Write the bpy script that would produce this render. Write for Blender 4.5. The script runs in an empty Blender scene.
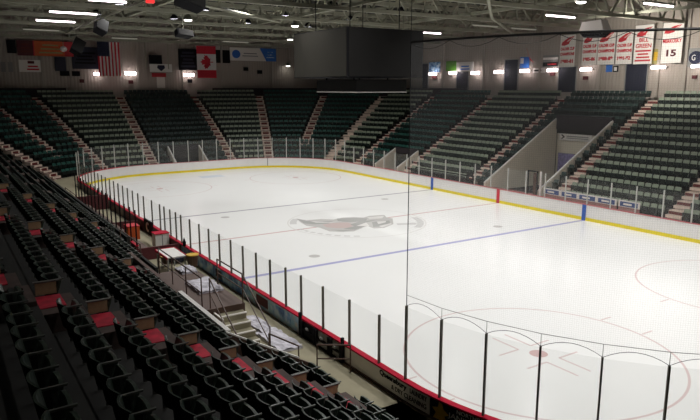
import bpy, math, random
import numpy as np
from mathutils import Vector, Matrix
random.seed(7)
scn = bpy.context.scene
col = scn.collection
V = Vector
# ------------------------------------------------------------------ camera
CP = (-34.408, 22.802, 8.653); YAW, PIT, FPX = -0.574408, -0.188238, 641.014
cf = V((math.cos(PIT)*math.cos(YAW), math.cos(PIT)*math.sin(YAW), math.sin(PIT)))
cr = cf.cross(V((0, 0, 1))).normalized(); cu = cr.cross(cf)
cd = bpy.data.cameras.new('camera'); cam = bpy.data.objects.new('camera', cd); col.objects.link(cam)
m4 = Matrix.Identity(4)
for i in range(3):
    m4[i][0] = cr[i]; m4[i][1] = cu[i]; m4[i][2] = -cf[i]; m4[i][3] = CP[i]
cam.matrix_world = m4
cd.sensor_width = 36; cd.lens = FPX/700*36; cd.clip_start = .05; cd.clip_end = 400
scn.camera = cam
# ------------------------------------------------------------------ world, exposure
w = bpy.data.worlds.new('world'); scn.world = w; w.use_nodes = True
w.node_tree.nodes['Background'].inputs[0].default_value = (.03, .03, .032, 1)
w.node_tree.nodes['Background'].inputs[1].default_value = 1
vs = scn.view_settings
vs.view_transform = 'Standard'; vs.look = 'None'; vs.gamma = 1; vs.exposure = 0.0
HB_POWER = 338      # each high bay above the ice
TUBE_E = 9.0; WALL_E = 13.0

def at(px, py, ax, v):                      # the point where the sight line through a pixel meets a plane of the hall
    d = cf + (px-350)/FPX*cr - (py-210)/FPX*cu
    t = (v-CP[ax])/d[ax]
    return V(CP) + t*d
# ------------------------------------------------------------------ materials
def mat(name, c, rough=.6, metal=0, emit=None, es=0, spec=.5, var=0, scale=3, bump=0):
    m = bpy.data.materials.new(name); m.use_nodes = True
    nt = m.node_tree; b = nt.nodes['Principled BSDF']
    b.inputs['Roughness'].default_value = rough; b.inputs['Metallic'].default_value = metal
    b.inputs['Specular IOR Level'].default_value = spec
    b.inputs['Base Color'].default_value = (*c, 1)
    if emit:
        b.inputs['Emission Color'].default_value = (*emit, 1); b.inputs['Emission Strength'].default_value = es
    if var or bump:
        tc = nt.nodes.new('ShaderNodeTexCoord'); n = nt.nodes.new('ShaderNodeTexNoise')
        n.inputs['Scale'].default_value = scale; n.inputs['Detail'].default_value = 5
        nt.links.new(tc.outputs['Object'], n.inputs['Vector'])
        if var:
            r = nt.nodes.new('ShaderNodeValToRGB')
            r.color_ramp.elements[0].position = .3; r.color_ramp.elements[1].position = .7
            r.color_ramp.elements[0].color = (*[x*(1-var) for x in c], 1)
            r.color_ramp.elements[1].color = (*[min(1, x*(1+var)) for x in c], 1)
            nt.links.new(n.outputs['Fac'], r.inputs['Fac']); nt.links.new(r.outputs['Color'], b.inputs['Base Color'])
        if bump:
            bp = nt.nodes.new('ShaderNodeBump'); bp.inputs['Strength'].default_value = bump
            nt.links.new(n.outputs['Fac'], bp.inputs['Height']); nt.links.new(bp.outputs['Normal'], b.inputs['Normal'])
    return m
M = dict(
 ice=mat('ice', (.80, .80, .785), .22, var=.012, scale=.25, spec=.35),
 board=mat('board_white', (.72, .70, .68), .4, var=.03, scale=2),
 kick=mat('kick_yellow', (.72, .58, .02), .5),
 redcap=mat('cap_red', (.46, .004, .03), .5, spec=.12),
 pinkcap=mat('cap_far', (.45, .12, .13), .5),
 mark_red=mat('mark_red', (.55, .02, .04), .4), mark_blue=mat('mark_blue', (.02, .09, .38), .4),
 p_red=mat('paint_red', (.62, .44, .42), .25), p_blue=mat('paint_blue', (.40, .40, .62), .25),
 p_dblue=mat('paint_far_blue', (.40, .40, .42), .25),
 p_circle=mat('paint_circle', (.68, .55, .54), .25), p_grey=mat('paint_grey', (.52, .51, .49), .25),
 p_dgrey=mat('paint_dark_grey', (.40, .40, .385), .25), p_pink=mat('paint_pink', (.56, .46, .44), .25), p_lgrey=mat('paint_pale', (.70, .68, .66), .25),
 p_ring=mat('paint_ring', (.62, .61, .60), .25), p_crease=mat('paint_crease', (.60, .66, .74), .25),
 postshaded=mat('post_shaded', (.085, .078, .055), .6), postlight=mat('post_light', (.50, .50, .46), .4),  # one grey aluminium: the near posts carry their unlit side's shade in the colour
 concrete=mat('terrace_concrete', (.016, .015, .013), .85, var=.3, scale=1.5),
 walkway=mat('walkway_concrete', (.30, .27, .18), .8, var=.12, scale=1.2),
 farfloor=mat('far_walkway', (.33, .17, .15), .8, var=.15, scale=1.2),
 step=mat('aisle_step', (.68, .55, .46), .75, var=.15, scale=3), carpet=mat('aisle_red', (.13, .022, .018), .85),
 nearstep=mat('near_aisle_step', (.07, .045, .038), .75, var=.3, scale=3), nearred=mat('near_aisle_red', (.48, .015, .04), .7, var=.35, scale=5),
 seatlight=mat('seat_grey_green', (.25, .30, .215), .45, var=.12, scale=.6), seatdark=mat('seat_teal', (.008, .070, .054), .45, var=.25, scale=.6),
 seatnight=mat('seat_deep_green', (.008, .030, .025), .45), seatpan=mat('seat_pan', (.006, .014, .011), .5), seatframe=mat('seat_frame', (.02, .02, .018), .5),
 neargreen=mat('near_seat_green', (.020, .034, .025), .35, var=.15, scale=4), nearpan=mat('near_pan_green', (.034, .052, .038), .3),
 nearframe=mat('near_frame', (.12, .125, .112), .3),
 tan=mat('end_panel_tan', (.34, .29, .16), .7, var=.2, scale=8), brown=mat('rail_brown', (.085, .045, .032), .5),
 wall=mat('wall_beige', (.40, .36, .31), .85, var=.08, scale=.4), wallside=mat('vomitory_wall', (.74, .69, .57), .85, var=.05, scale=.4),
 darkwall=mat('dark_wall', (.03, .025, .028), .9), ceil=mat('roof_deck', (.030, .030, .026), .9, var=.3, scale=.5),
 steel=mat('roof_steel', (.32, .32, .245), .6, var=.15, scale=.6), steel2=mat('roof_steel_dark', (.20, .20, .155), .7),
 black=mat('black', (.010, .010, .012), .7, spec=.1), charcoal=mat('charcoal_panel', (.012, .0115, .011), .7, spec=.1, var=.15, scale=.4),
 greypanel=mat('grey_panel', (.032, .030, .025), .7, spec=.1, var=.1, scale=.4), navy=mat('navy', (.008, .010, .028), .6),
 white=mat('white_paint', (.78, .76, .72), .5), offwhite=mat('off_white', (.84, .80, .74), .6), grey=mat('grey_paint', (.26, .26, .245), .6),
 red=mat('red_print', (.55, .02, .03), .6), flagred=mat('flag_red', (.60, .02, .04), .8), flagwhite=mat('flag_white', (.75, .70, .68), .8),
 flagblue=mat('flag_blue', (.012, .016, .045), .8), orange=mat('orange', (.62, .10, .015), .6), yellow=mat('yellow', (.62, .38, .02), .5),
 blue=mat('blue_print', (.03, .17, .62), .6), green=mat('green_print', (.10, .33, .015), .6), maroon=mat('maroon', (.09, .012, .015), .7),
 purple=mat('poster_violet', (.30, .27, .50), .6, var=.35, scale=4), flagblue2=mat('advert_blue', (.05, .09, .25), .5), olive=mat('olive', (.30, .27, .09), .6),
 lamp=mat('tube_glow', (.9, .9, .9), .5, emit=(1, .86, .93), es=TUBE_E), walllamp=mat('wall_lamp_glow', (.9, .9, .9), .5, emit=(1, .86, .88), es=WALL_E),
 bay=mat('high_bay_glow', (.9, .9, .9), .5, emit=(1, .97, .9), es=7), dimlamp=mat('tube_dim', (.45, .45, .38), .5, emit=(1, .95, .8), es=.12),
 redlamp=mat('red_glow', (.6, .02, .02), .5, emit=(1, .03, .03), es=1.2),
 paper=mat('white_cover', (.55, .53, .58), .7, var=.25, scale=5), cable=mat('cable', (.012, .012, .012), .6),
)
def ad_material(name, c1, c2, c3, sc):
    m = mat(name, c1, .5); nt = m.node_tree; b = nt.nodes['Principled BSDF']
    tc = nt.nodes.new('ShaderNodeTexCoord'); n = nt.nodes.new('ShaderNodeTexNoise'); r = nt.nodes.new('ShaderNodeValToRGB')
    n.inputs['Scale'].default_value = sc; n.inputs['Detail'].default_value = 4
    r.color_ramp.elements[0].position = .38; r.color_ramp.elements[0].color = (*c1, 1)
    r.color_ramp.elements[1].position = .62; r.color_ramp.elements[1].color = (*c3, 1)
    e = r.color_ramp.elements.new(.5); e.color = (*c2, 1)
    nt.links.new(tc.outputs['Object'], n.inputs['Vector']); nt.links.new(n.outputs['Fac'], r.inputs['Fac']); nt.links.new(r.outputs['Color'], b.inputs['Base Color'])
    return m
M['ad_blue'] = ad_material('ad_blue', (.04, .14, .40), (.20, .42, .70), (.55, .70, .80), 2.2)
M['ad_teal'] = ad_material('ad_teal', (.62, .62, .54), (.30, .58, .75), (.60, .74, .78), 2.0)
M['jacket_red'] = ad_material('ad_red', (.03, .012, .015), (.08, .03, .03), (.22, .16, .12), 1.5)
def glass_material():
    m = bpy.data.materials.new('rink_glass'); m.use_nodes = True; nt = m.node_tree; nt.nodes.clear()
    o = nt.nodes.new('ShaderNodeOutputMaterial'); mx = nt.nodes.new('ShaderNodeMixShader'); t = nt.nodes.new('ShaderNodeBsdfTransparent')
    mx2 = nt.nodes.new('ShaderNodeMixShader'); d = nt.nodes.new('ShaderNodeBsdfDiffuse'); g = nt.nodes.new('ShaderNodeBsdfGlossy')
    t.inputs[0].default_value = (.985, .988, .985, 1); d.inputs[0].default_value = (.55, .55, .52, 1); g.inputs['Roughness'].default_value = .08
    mx2.inputs[0].default_value = .35; mx.inputs[0].default_value = .035
    nt.links.new(d.outputs[0], mx2.inputs[1]); nt.links.new(g.outputs[0], mx2.inputs[2])
    nt.links.new(t.outputs[0], mx.inputs[1]); nt.links.new(mx2.outputs[0], mx.inputs[2]); nt.links.new(mx.outputs[0], o.inputs[0])
    return m
M['glass'] = glass_material()
def net_material():
    m = bpy.data.materials.new('net_cord'); m.use_nodes = True; nt = m.node_tree; nt.nodes.clear()
    o = nt.nodes.new('ShaderNodeOutputMaterial'); mx = nt.nodes.new('ShaderNodeMixShader'); t = nt.nodes.new('ShaderNodeBsdfTransparent')
    d = nt.nodes.new('ShaderNodeBsdfDiffuse'); d.inputs[0].default_value = (.75, .75, .75, 1)
    uv = nt.nodes.new('ShaderNodeUVMap'); sp = nt.nodes.new('ShaderNodeSeparateXYZ'); nt.links.new(uv.outputs[0], sp.inputs[0])
    out = []
    for k in (0, 1):
        a = nt.nodes.new('ShaderNodeMath'); a.operation = 'MULTIPLY'; a.inputs[1].default_value = 1/.045
        f = nt.nodes.new('ShaderNodeMath'); f.operation = 'FRACT'; l = nt.nodes.new('ShaderNodeMath'); l.operation = 'LESS_THAN'; l.inputs[1].default_value = .22
        nt.links.new(sp.outputs[k], a.inputs[0]); nt.links.new(a.outputs[0], f.inputs[0]); nt.links.new(f.outputs[0], l.inputs[0]); out.append(l)
    mm = nt.nodes.new('ShaderNodeMath'); mm.operation = 'MAXIMUM'
    nt.links.new(out[0].outputs[0], mm.inputs[0]); nt.links.new(out[1].outputs[0], mm.inputs[1])
    th = nt.nodes.new('ShaderNodeMath'); th.operation = 'MULTIPLY'; th.inputs[1].default_value = .10
    tl = nt.nodes.new('ShaderNodeBsdfTranslucent'); tl.inputs[0].default_value = (.8, .8, .8, 1); m2 = nt.nodes.new('ShaderNodeMixShader'); m2.inputs[0].default_value = .5
    nt.links.new(d.outputs[0], m2.inputs[1]); nt.links.new(tl.outputs[0], m2.inputs[2]); nt.links.new(mm.outputs[0], th.inputs[0])
    nt.links.new(th.outputs[0], mx.inputs[0]); nt.links.new(t.outputs[0], mx.inputs[1]); nt.links.new(m2.outputs[0], mx.inputs[2]); nt.links.new(mx.outputs[0], o.inputs[0])
    return m
M['net'] = net_material()
# corrugated metal wall
def corr(name, c):
    m = mat(name, c, .7); nt = m.node_tree; b = nt.nodes['Principled BSDF']
    tc = nt.nodes.new('ShaderNodeTexCoord'); wv = nt.nodes.new('ShaderNodeTexWave'); wv.inputs['Scale'].default_value = 1.2
    mp = nt.nodes.new('ShaderNodeMapping'); mp.inputs['Rotation'].default_value = (0, 0, .785)
    bp = nt.nodes.new('ShaderNodeBump'); bp.inputs['Strength'].default_value = .6; bp.inputs['Distance'].default_value = .05
    nt.links.new(tc.outputs['Object'], mp.inputs[0]); nt.links.new(mp.outputs[0], wv.inputs[0]); nt.links.new(wv.outputs['Fac'], bp.inputs['Height']); nt.links.new(bp.outputs[0], b.inputs['Normal'])
    return m
M['corrug'] = corr('wall_panels', (.40, .35, .30))
# ------------------------------------------------------------------ mesh builder
class MB:
    def __init__(s): s.v = []; s.f = []; s.mi = []; s.m = 0; s.uv = None
    def add(s, vs, fs):
        o = len(s.v); s.v += [tuple(x) for x in vs]; s.f += [tuple(i+o for i in f) for f in fs]; s.mi += [s.m]*len(fs); return s
    def box(s, x0, x1, y0, y1, z0, z1):
        return s.hexa([(x0, y0, z0), (x1, y0, z0), (x1, y1, z0), (x0, y1, z0), (x0, y0, z1), (x1, y0, z1), (x1, y1, z1), (x0, y1, z1)])
    def hexa(s, p):
        return s.add(p, [(0, 3, 2, 1), (4, 5, 6, 7), (0, 1, 5, 4), (1, 2, 6, 5), (2, 3, 7, 6), (3, 0, 4, 7)])
    def bar(s, a, b, wd, h=None):
        a = V(a); b = V(b); h = h or wd; d = (b-a).normalized(); up = V((0, 0, 1)) if abs(d.z) < .95 else V((1, 0, 0))
        x = d.cross(up).normalized()*wd/2; y = x.cross(d).normalized()*h/2
        return s.hexa([a-x-y, a+x-y, b+x-y, b-x-y, a-x+y, a+x+y, b+x+y, b-x+y])
    def tube(s, pts, r, n=6):
        pts = [V(p) for p in pts]; o = len(s.v); k = len(pts)
        for i, p in enumerate(pts):
            d = (pts[min(i+1, k-1)]-pts[max(i-1, 0)]).normalized(); up = V((0, 0, 1)) if abs(d.z) < .95 else V((1, 0, 0))
            x = d.cross(up).normalized(); y = x.cross(d)
            for j in range(n):
                a = 2*math.pi*j/n; s.v.append(tuple(p+x*math.cos(a)*r+y*math.sin(a)*r))
        for i in range(k-1):
            for j in range(n):
                s.f.append((o+i*n+j, o+i*n+(j+1) % n, o+(i+1)*n+(j+1) % n, o+(i+1)*n+j)); s.mi.append(s.m)
        s.f.append(tuple(o+j for j in range(n))[::-1]); s.f.append(tuple(o+(k-1)*n+j for j in range(n))); s.mi += [s.m, s.m]
        return s
    def lathe(s, prof, n=16, c=(0, 0, 0)):      # prof: (radius, z)
        o = len(s.v)
        for r, z in prof:
            for j in range(n):
                a = 2*math.pi*j/n; s.v.append((c[0]+r*math.cos(a), c[1]+r*math.sin(a), c[2]+z))
        for i in range(len(prof)-1):
            for j in range(n):
                s.f.append((o+i*n+j, o+i*n+(j+1) % n, o+(i+1)*n+(j+1) % n, o+(i+1)*n+j)); s.mi.append(s.m)
        s.f.append(tuple(o+j for j in range(n))[::-1]); s.f.append(tuple(o+(len(prof)-1)*n+j for j in range(n))); s.mi += [s.m, s.m]
        return s
    def prism(s, poly, f0, f1):                # poly of 2D points, f0/f1 map (u,v) to the two faces
        n = len(poly); return s.add([f0(*p) for p in poly]+[f1(*p) for p in poly], [tuple(range(n))[::-1], tuple(range(n, 2*n))]+[(i, (i+1) % n, n+(i+1) % n, n+i) for i in range(n)])
    def mesh(s, name, mats):
        me = bpy.data.meshes.new(name); me.from_pydata(s.v, [], s.f)
        for m in (mats if isinstance(mats, (list, tuple)) else [mats]): me.materials.append(m)
        if any(s.mi): me.polygons.foreach_set('material_index', s.mi)
        me.update(); return me
    def build(s, name, mats, parent=None, loc=None):
        return link(name, s.mesh(name, mats), parent, loc)
def link(name, me, parent=None, loc=None, rz=0):
    o = bpy.data.objects.new(name, me); col.objects.link(o)
    if parent: o.parent = parent
    if loc is not None: o.location = loc
    if rz: o.rotation_euler[2] = rz
    return o
def tag(o, label=None, cat=None, group=None, kind=None):
    if label: o['label'] = label
    if cat: o['category'] = cat
    if group: o['group'] = group
    if kind: o['kind'] = kind
    return o
def struct(o): o['kind'] = 'structure'; return o
def empty(name, loc=(0, 0, 0), rz=0): 
    o = link(name, None, None, loc, rz); o.empty_display_size = .2; return o
def local(pts, root): return [tuple(V(p)-root.location) for p in pts]
ORD = ['zeroth', 'first', 'second', 'third', 'fourth', 'fifth', 'sixth', 'seventh', 'eighth', 'ninth', 'tenth', 'eleventh', 'twelfth', 'thirteenth', 'fourteenth', 'fifteenth', 'sixteenth', 'seventeenth', 'eighteenth', 'nineteenth', 'twentieth']
def ordn(n):
    if n <= 20: return ORD[n]
    t = ['', '', 'twenty', 'thirty', 'forty', 'fifty', 'sixty'][n//10]
    return (t[:-1]+'ieth') if n % 10 == 0 else t+'-'+ORD[n % 10]
def textmesh(txt, size, align='CENTER', ext=.004, bold=0):
    c = bpy.data.curves.new('text', 'FONT'); c.body = txt; c.size = size; c.align_x = align; c.align_y = 'CENTER'; c.extrude = ext; c.offset = bold
    c.resolution_u = 3
    o = bpy.data.objects.new('text', c); col.objects.link(o)
    bpy.context.view_layer.update()
    me = bpy.data.meshes.new_from_object(o.evaluated_get(bpy.context.evaluated_depsgraph_get()))
    bpy.data.objects.remove(o); bpy.data.curves.remove(c)
    me.materials.clear(); return me
def fit_text(me, wd, ht=None):                  # squeeze lettering to a given width and height
    xs = [v.co.x for v in me.vertices]; ys = [v.co.y for v in me.vertices]
    sx = wd/(max(xs)-min(xs)); cx = (max(xs)+min(xs))/2; cy = (max(ys)+min(ys))/2; sy = ht/(max(ys)-min(ys)) if ht else sx
    for v in me.vertices: v.co.x = (v.co.x-cx)*sx; v.co.y = (v.co.y-cy)*sy
    return me
# ------------------------------------------------------------------ rink outline (also the centre line of the stands)
CX, CY, RR = 21.95, 4.42, 8.53; ARC = RR*math.pi/2; SL = 2*CX; EL = 2*CY
S1 = SL; S2 = S1+ARC; S3 = S2+EL; S4 = S3+ARC; S5 = S4+SL; S6 = S5+ARC; S7 = S6+EL; S8 = S7+ARC
def per(s, d=0):                                # -> x, y, outward angle
    s %= S8
    if s < S1: return CX-s, CY+RR+d, math.pi/2
    if s < S2: a = math.pi/2+(s-S1)/RR; return -CX+(RR+d)*math.cos(a), CY+(RR+d)*math.sin(a), a
    if s < S3: return -CX-RR-d, CY-(s-S2), math.pi
    if s < S4: a = math.pi+(s-S3)/RR; return -CX+(RR+d)*math.cos(a), -CY+(RR+d)*math.sin(a), a
    if s < S5: return -CX+(s-S4), -CY-RR-d, -math.pi/2
    if s < S6: a = -math.pi/2+(s-S5)/RR; return CX+(RR+d)*math.cos(a), -CY+(RR+d)*math.sin(a), a
    if s < S7: return CX+RR+d, -CY+(s-S6), 0
    a = (s-S7)/RR; return CX+(RR+d)*math.cos(a), CY+(RR+d)*math.sin(a), a
def P(s, d, z): x, y, a = per(s, d); return (x, y, z)
def srange(s0, s1, step=.6):
    ks = [s0]+[b for b in (S1, S2, S3, S4, S5, S6, S7) if s0 < b < s1]+[s1]; out = [s0]
    for a, b in zip(ks, ks[1:]):
        n = max(1, int(math.ceil((b-a)/step))); out += [a+(b-a)*i/n for i in range(1, n+1)]
    return out
def band(mb, s0, s1, d0, d1, z0, z1, step=.6):  # curved box along the outline
    ss = srange(s0, s1, step); o = len(mb.v); n = len(ss)
    for s in ss: mb.v += [P(s, d0, z0), P(s, d1, z0), P(s, d1, z1), P(s, d0, z1)]
    for i in range(n-1):
        for j in range(4): mb.f.append((o+4*i+j, o+4*i+(j+1) % 4, o+4*i+4+(j+1) % 4, o+4*i+4+j)); mb.mi.append(mb.m)
    mb.f.append((o+3, o+2, o+1, o)); mb.f.append((o+4*n-4, o+4*n-3, o+4*n-2, o+4*n-1)); mb.mi += [mb.m, mb.m]
    return mb
# ------------------------------------------------------------------ ice and its painted lines
ring = [P(s, 0, 0) for s in srange(0, S8, .7)[:-1]]
n = len(ring)
ice = MB().add([(x, y, 0) for x, y, z in ring]+[(x, y, -.15) for x, y, z in ring], [tuple(range(n))[::-1], tuple(range(n, 2*n))]+[(i, (i+1) % n, n+(i+1) % n, n+i) for i in range(n)])
bmn = ice.build('floor_ice', M['ice']); struct(bmn)
import bmesh
bm = bmesh.new(); bm.from_mesh(bmn.data); bmesh.ops.recalc_face_normals(bm, faces=bm.faces); bm.to_mesh(bmn.data); bm.free()
ZI = .003
def iceline(name, x, wd, m):
    MB().box(x-wd/2, x+wd/2, -12.9, 12.9, -.02, ZI).build(name, m, bmn)
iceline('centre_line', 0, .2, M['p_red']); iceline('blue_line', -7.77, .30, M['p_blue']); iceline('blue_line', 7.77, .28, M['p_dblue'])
iceline('goal_line', 26.9, .05, M['p_circle'])
def annulus(mb, cx, cy, r0, r1, a0=0, a1=360, n=72, z=ZI):
    k = max(3, int(n*(a1-a0)/360)); full = a1-a0 >= 360
    for i in range(k):
        a = math.radians(a0+(a1-a0)*i/k); b = math.radians(a0+(a1-a0)*(i+1)/k)
        q = [(cx+r*math.cos(t), cy+r*math.sin(t)) for r, t in ((r0, a), (r1, a), (r1, b), (r0, b))]
        mb.add([(x, y, -.01) for x, y in q]+[(x, y, z) for x, y in q], [(4, 5, 6, 7), (0, 3, 2, 1)])
    return mb
for sx in (-1, 1):
    for sy in (-1, 1):
        mb = MB(); cx, cy = sx*21.03, sy*6.7
        annulus(mb, cx, cy, 4.40, 4.48)
        for qx in (-1, 1):
            for qy in (-1, 1):
                x0, y0 = cx+qx*.6, cy+qy*.3
                mb.box(min(x0, x0+qx*1.2), max(x0, x0+qx*1.2), y0-.035, y0+.035, -.01, ZI)
                mb.box(x0-.035, x0+.035, min(y0, y0+qy*.9), max(y0, y0+qy*.9), -.01, ZI)
                mb.box(cx+qx*.85-.035, cx+qx*.85+.035, cy+4.46 if qy > 0 else cy-5.05, cy+5.05 if qy > 0 else cy-4.46, -.01, ZI)
        mb.build('faceoff_circle', M['p_circle'], bmn)
        annulus(MB(), cx, cy, 0, .30, z=.004).build('faceoff_dot', M['p_red'], bmn)
        annulus(MB(), sx*6.1, cy, 0, .30, z=.004).build('faceoff_dot', M['p_grey'], bmn)
cz = MB(); cz.box(25.4, 26.88, -1.2, 1.2, -.01, ZI); cz.build('goal_crease', M['p_crease'], bmn)
c = MB(); annulus(c, 0, 0, 4.48, 4.56); c.build('centre_circle', M['p_lgrey'], bmn)
# centre ice emblem: a swept grey and red wing inside a broken lettered ring
def icepoly(pts, m, z, name='centre_emblem'):
    q = [at(270+x/4.118, 195+y/4.118, 2, 0) for x, y in pts]
    mb = MB(); mb.add([(p.x, p.y, z) for p in q], [tuple(range(len(q)))])
    o = mb.build(name, m, bmn)
    if o.data.polygons[0].normal.z < 0: o.data.flip_normals()
icepoly([(108, 97), (150, 104), (210, 99), (262, 101), (300, 93), (345, 91), (385, 93), (410, 86), (470, 82), (480, 92), (505, 97), (508, 120), (470, 136), (428, 138), (400, 128), (345, 150), (290, 152), (245, 150), (205, 135), (150, 127), (126, 113)], M['p_grey'], .004)
icepoly([(110, 98), (150, 107), (215, 109), (262, 108), (238, 118), (180, 121), (140, 117)], M['p_dgrey'], .0055)
icepoly([(275, 97), (345, 94), (400, 97), (395, 108), (330, 112), (280, 108)], M['p_dgrey'], .0055)
icepoly([(400, 92), (470, 86), (462, 96), (410, 100)], M['p_lgrey'], .0058)
icepoly([(215, 122), (262, 115), (320, 113), (345, 122), (330, 135), (275, 137), (232, 133)], M['p_pink'], .0055)
icepoly([(355, 118), (395, 112), (410, 128), (385, 134), (352, 138)], M['p_lgrey'], .0058)
icepoly([(420, 112), (492, 105), (494, 116), (455, 130), (425, 132)], M['p_dgrey'], .0055)
icepoly([(440, 110), (478, 107), (476, 113), (446, 120)], M['p_lgrey'], .0062)
icepoly([(520, 117), (604, 114), (602, 122), (525, 124)], M['p_ring'], .0055)
icepoly([(165, 108), (240, 112), (300, 109), (250, 114), (190, 114)], M['p_lgrey'], .0062)
icepoly([(330, 122), (372, 108), (440, 103), (395, 114), (350, 130)], M['p_dgrey'], .0060)
icepoly([(300, 140), (352, 128), (398, 128), (350, 143)], M['p_dgrey'], .0060)
icepoly([(250, 143), (300, 146), (345, 144), (300, 150)], M['p_dgrey'], .0064)
icepoly([(448, 128), (500, 116), (500, 121), (462, 133)], M['p_lgrey'], .0066)
mb = MB()
for a0, a1 in ((44, 68), (212, 258)): annulus(mb, 0, 0, 3.95, 4.4, a0, a1)
mb.build('emblem_ring', M['p_ring'], bmn)
for k, a0 in enumerate(range(88, 150, 8)): annulus(MB(), 0, 0, 4.05, 4.28, a0, a0+5).build('emblem_letter_mark', M['p_ring'], bmn)
# ------------------------------------------------------------------ floors, walls, roof
WX, WY, NY, ZW = 48.5, -31.3, 29.0, 15.2
fl = MB()
band(fl, 0, S8, .12, 5.2, -.1, .12); fl.build('floor', M['farfloor'])
struct(bpy.data.objects['floor'])
nf = MB(); nf.box(-34, 24, 13.13, 18.5, .11, .5); band(nf, S1, S2, .13, 6, .11, .5); band(nf, S7+.5585*RR, S8-.1, .13, 3.6, .11, .3)
struct(nf.build('floor_walkway', M['walkway']))
fl2 = MB().box(-WX, WX, WY, NY, -.6, -.2); struct(fl2.build('floor_base', M['darkwall']))
wl = MB().box(WX, WX+.3, WY, NY, -.3, 17.8); struct(wl.build('wall_end', M['corrug']))
wl = MB().box(-WX, WX+.3, WY-.3, WY, -.3, 17.8); struct(wl.build('wall_far_side', M['corrug']))
wl = MB().box(-WX, WX+.3, NY, NY+.3, -.3, 17.8); struct(wl.build('wall_near_side', M['wall']))
wl = MB().box(-WX-.3, -WX, WY-.3, NY+.3, -.3, 17.8); struct(wl.build('wall_near_end', M['wall']))
struct(MB().box(-WX-.3, WX+.3, WY-.3, NY+.3, 17.6, 17.9).build('ceiling', M['ceil']))
# pilasters and the plain band below the wall panels
for px in (8, 43, 71, 138, 183, 222, 272):
    y = at(px, 80, 0, WX).y
    struct(MB().box(WX-.18, WX, y-.12, y+.12, 7.5, 15.5).build('trim_end_pilaster', M['wall']))
for px in (397, 443, 483, 540, 600, 658, 685):
    x = at(px, 80, 1, WY).x
    struct(MB().box(x-.12, x+.12, WY, WY+.18, 7.5, 15.5).build('trim_side_pilaster', M['wall']))
# ------------------------------------------------------------------ far seating bowl
T, R0, D0, Z0, NR = .88, .53, 4.5, .15, 15
def arcs(deg): return S5+(deg+90)*math.pi/180*RR if deg < 0 else S7+deg*math.pi/180*RR
AIS = [(S4+CX-20.6, S4+CX-20.6, 0), (S4+CX-11.3, S4+CX-11.3, 0), (S4+CX-1.83, S4+CX-1.83, 0), (S4+CX+7.76, S4+CX+7.76, 0), (S4+CX+17.0, S4+CX+17.4, 0),
       (arcs(-74.3), arcs(-79.2), 0), (arcs(-57), arcs(-62.7), 0), (arcs(-40.5), arcs(-42.9), 4), (arcs(-25.5), arcs(-22.8), 0), (arcs(-6.7), arcs(-3.1), 0),
       (S6+CY+3.05, S6+CY+3.4, 0), (arcs(17.3), arcs(20.1), 0), (arcs(30.8), arcs(32.8), 4), (arcs(43), arcs(49.5), 0)]
def ais(i, j): a = AIS[i]; return a[0]+(a[1]-a[0])*j/14
# openings through the stands: (s0, s1, rows)
VOM = [(S4+CX-.45, S4+CX+5.4, 9), (S4+CX+17.95, S5-.1, 2), (S6+CY-2.75, S6+CY+.85, 2)]
def invom(s, j, pad=0):
    return any(a-pad < s < b+pad and j <= r for a, b, r in VOM)
SB0, SB1 = S4-1.5, arcs(45)
ter = MB()
for j in range(NR):
    z = Z0+R0*j; d0 = D0+T*j-.52; d1 = d0+T+.02
    cuts = [SB0, arcs(43+6.5*j/14)]
    segs = []; cur = cuts[0]
    for a, b, r in VOM:
        if j <= r: segs.append((cur, a)); cur = b
    segs.append((cur, cuts[1]))
    for a, b in segs: band(ter, a, b, d0, d1, max(z-.9, -.15), z, .9)
ter.m = 0
band(ter, SB0, arcs(50), D0+T*NR-.52, D0+T*NR+.9, 6.6, Z0+R0*14, .9)
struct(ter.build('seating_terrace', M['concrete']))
# top walkway wall behind the last row
tw = MB(); band(tw, SB0, arcs(50), D0+T*NR+.75, D0+T*NR+.9, 7.0, 8.62, .9)
struct(tw.build('trim_terrace_back', M['darkwall']))
# ------------------------------------------------------------------ far seats: mesh template for the crowd of seats
def boxv(x0, x1, y0, y1, z0, z1, dy=0):   # dy: lean of the top
    return [(x0, y0, z0), (x1, y0, z0), (x1, y1, z0), (x0, y1, z0), (x0, y0+dy, z1), (x1, y0+dy, z1), (x1, y1+dy, z1), (x0, y1+dy, z1)]
BF = [(0, 3, 2, 1), (4, 5, 6, 7), (0, 1, 5, 4), (1, 2, 6, 5), (2, 3, 7, 6), (3, 0, 4, 7)]
def seat_template():
    vs = []; fs = []; ms = []
    def ad(v, m, f=BF):
        o = len(vs); vs.extend(v); fs.extend([tuple(i+o for i in q) for q in f]); ms.extend([m]*len(f))
    # back shell, three facets wide with a rounded top, front is +y
    xs = [-.232, -.19, .19, .232]; yb = [.03, 0, 0, .03]; zt = [.80, .83, .83, .80]
    v = []
    for x, y, z in zip(xs, yb, zt): v += [(x, y+.10, .42), (x, y+.14, .42), (x, y+.03, z), (x, y-.01, z)]
    f = []
    for i in range(3): 
        for k in range(4): f.append((4*i+k, 4*i+(k+1) % 4, 4*i+4+(k+1) % 4, 4*i+4+k))
    f += [(3, 2, 1, 0), (12, 13, 14, 15)]
    ad(v, 0, f)
    ad(boxv(-.24, .24, .17, .24, .30, .60, .03), 1)
    ad(boxv(.240, .262, .04, .30, .54, .57), 2)
    ad(boxv(.242, .258, .10, .18, 0, .54), 2)
    return np.array(vs, float), fs, ms
TV, TF, TM = seat_template()
stuffV = []; stuffF = []; stuffM = []; nst = 0
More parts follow.
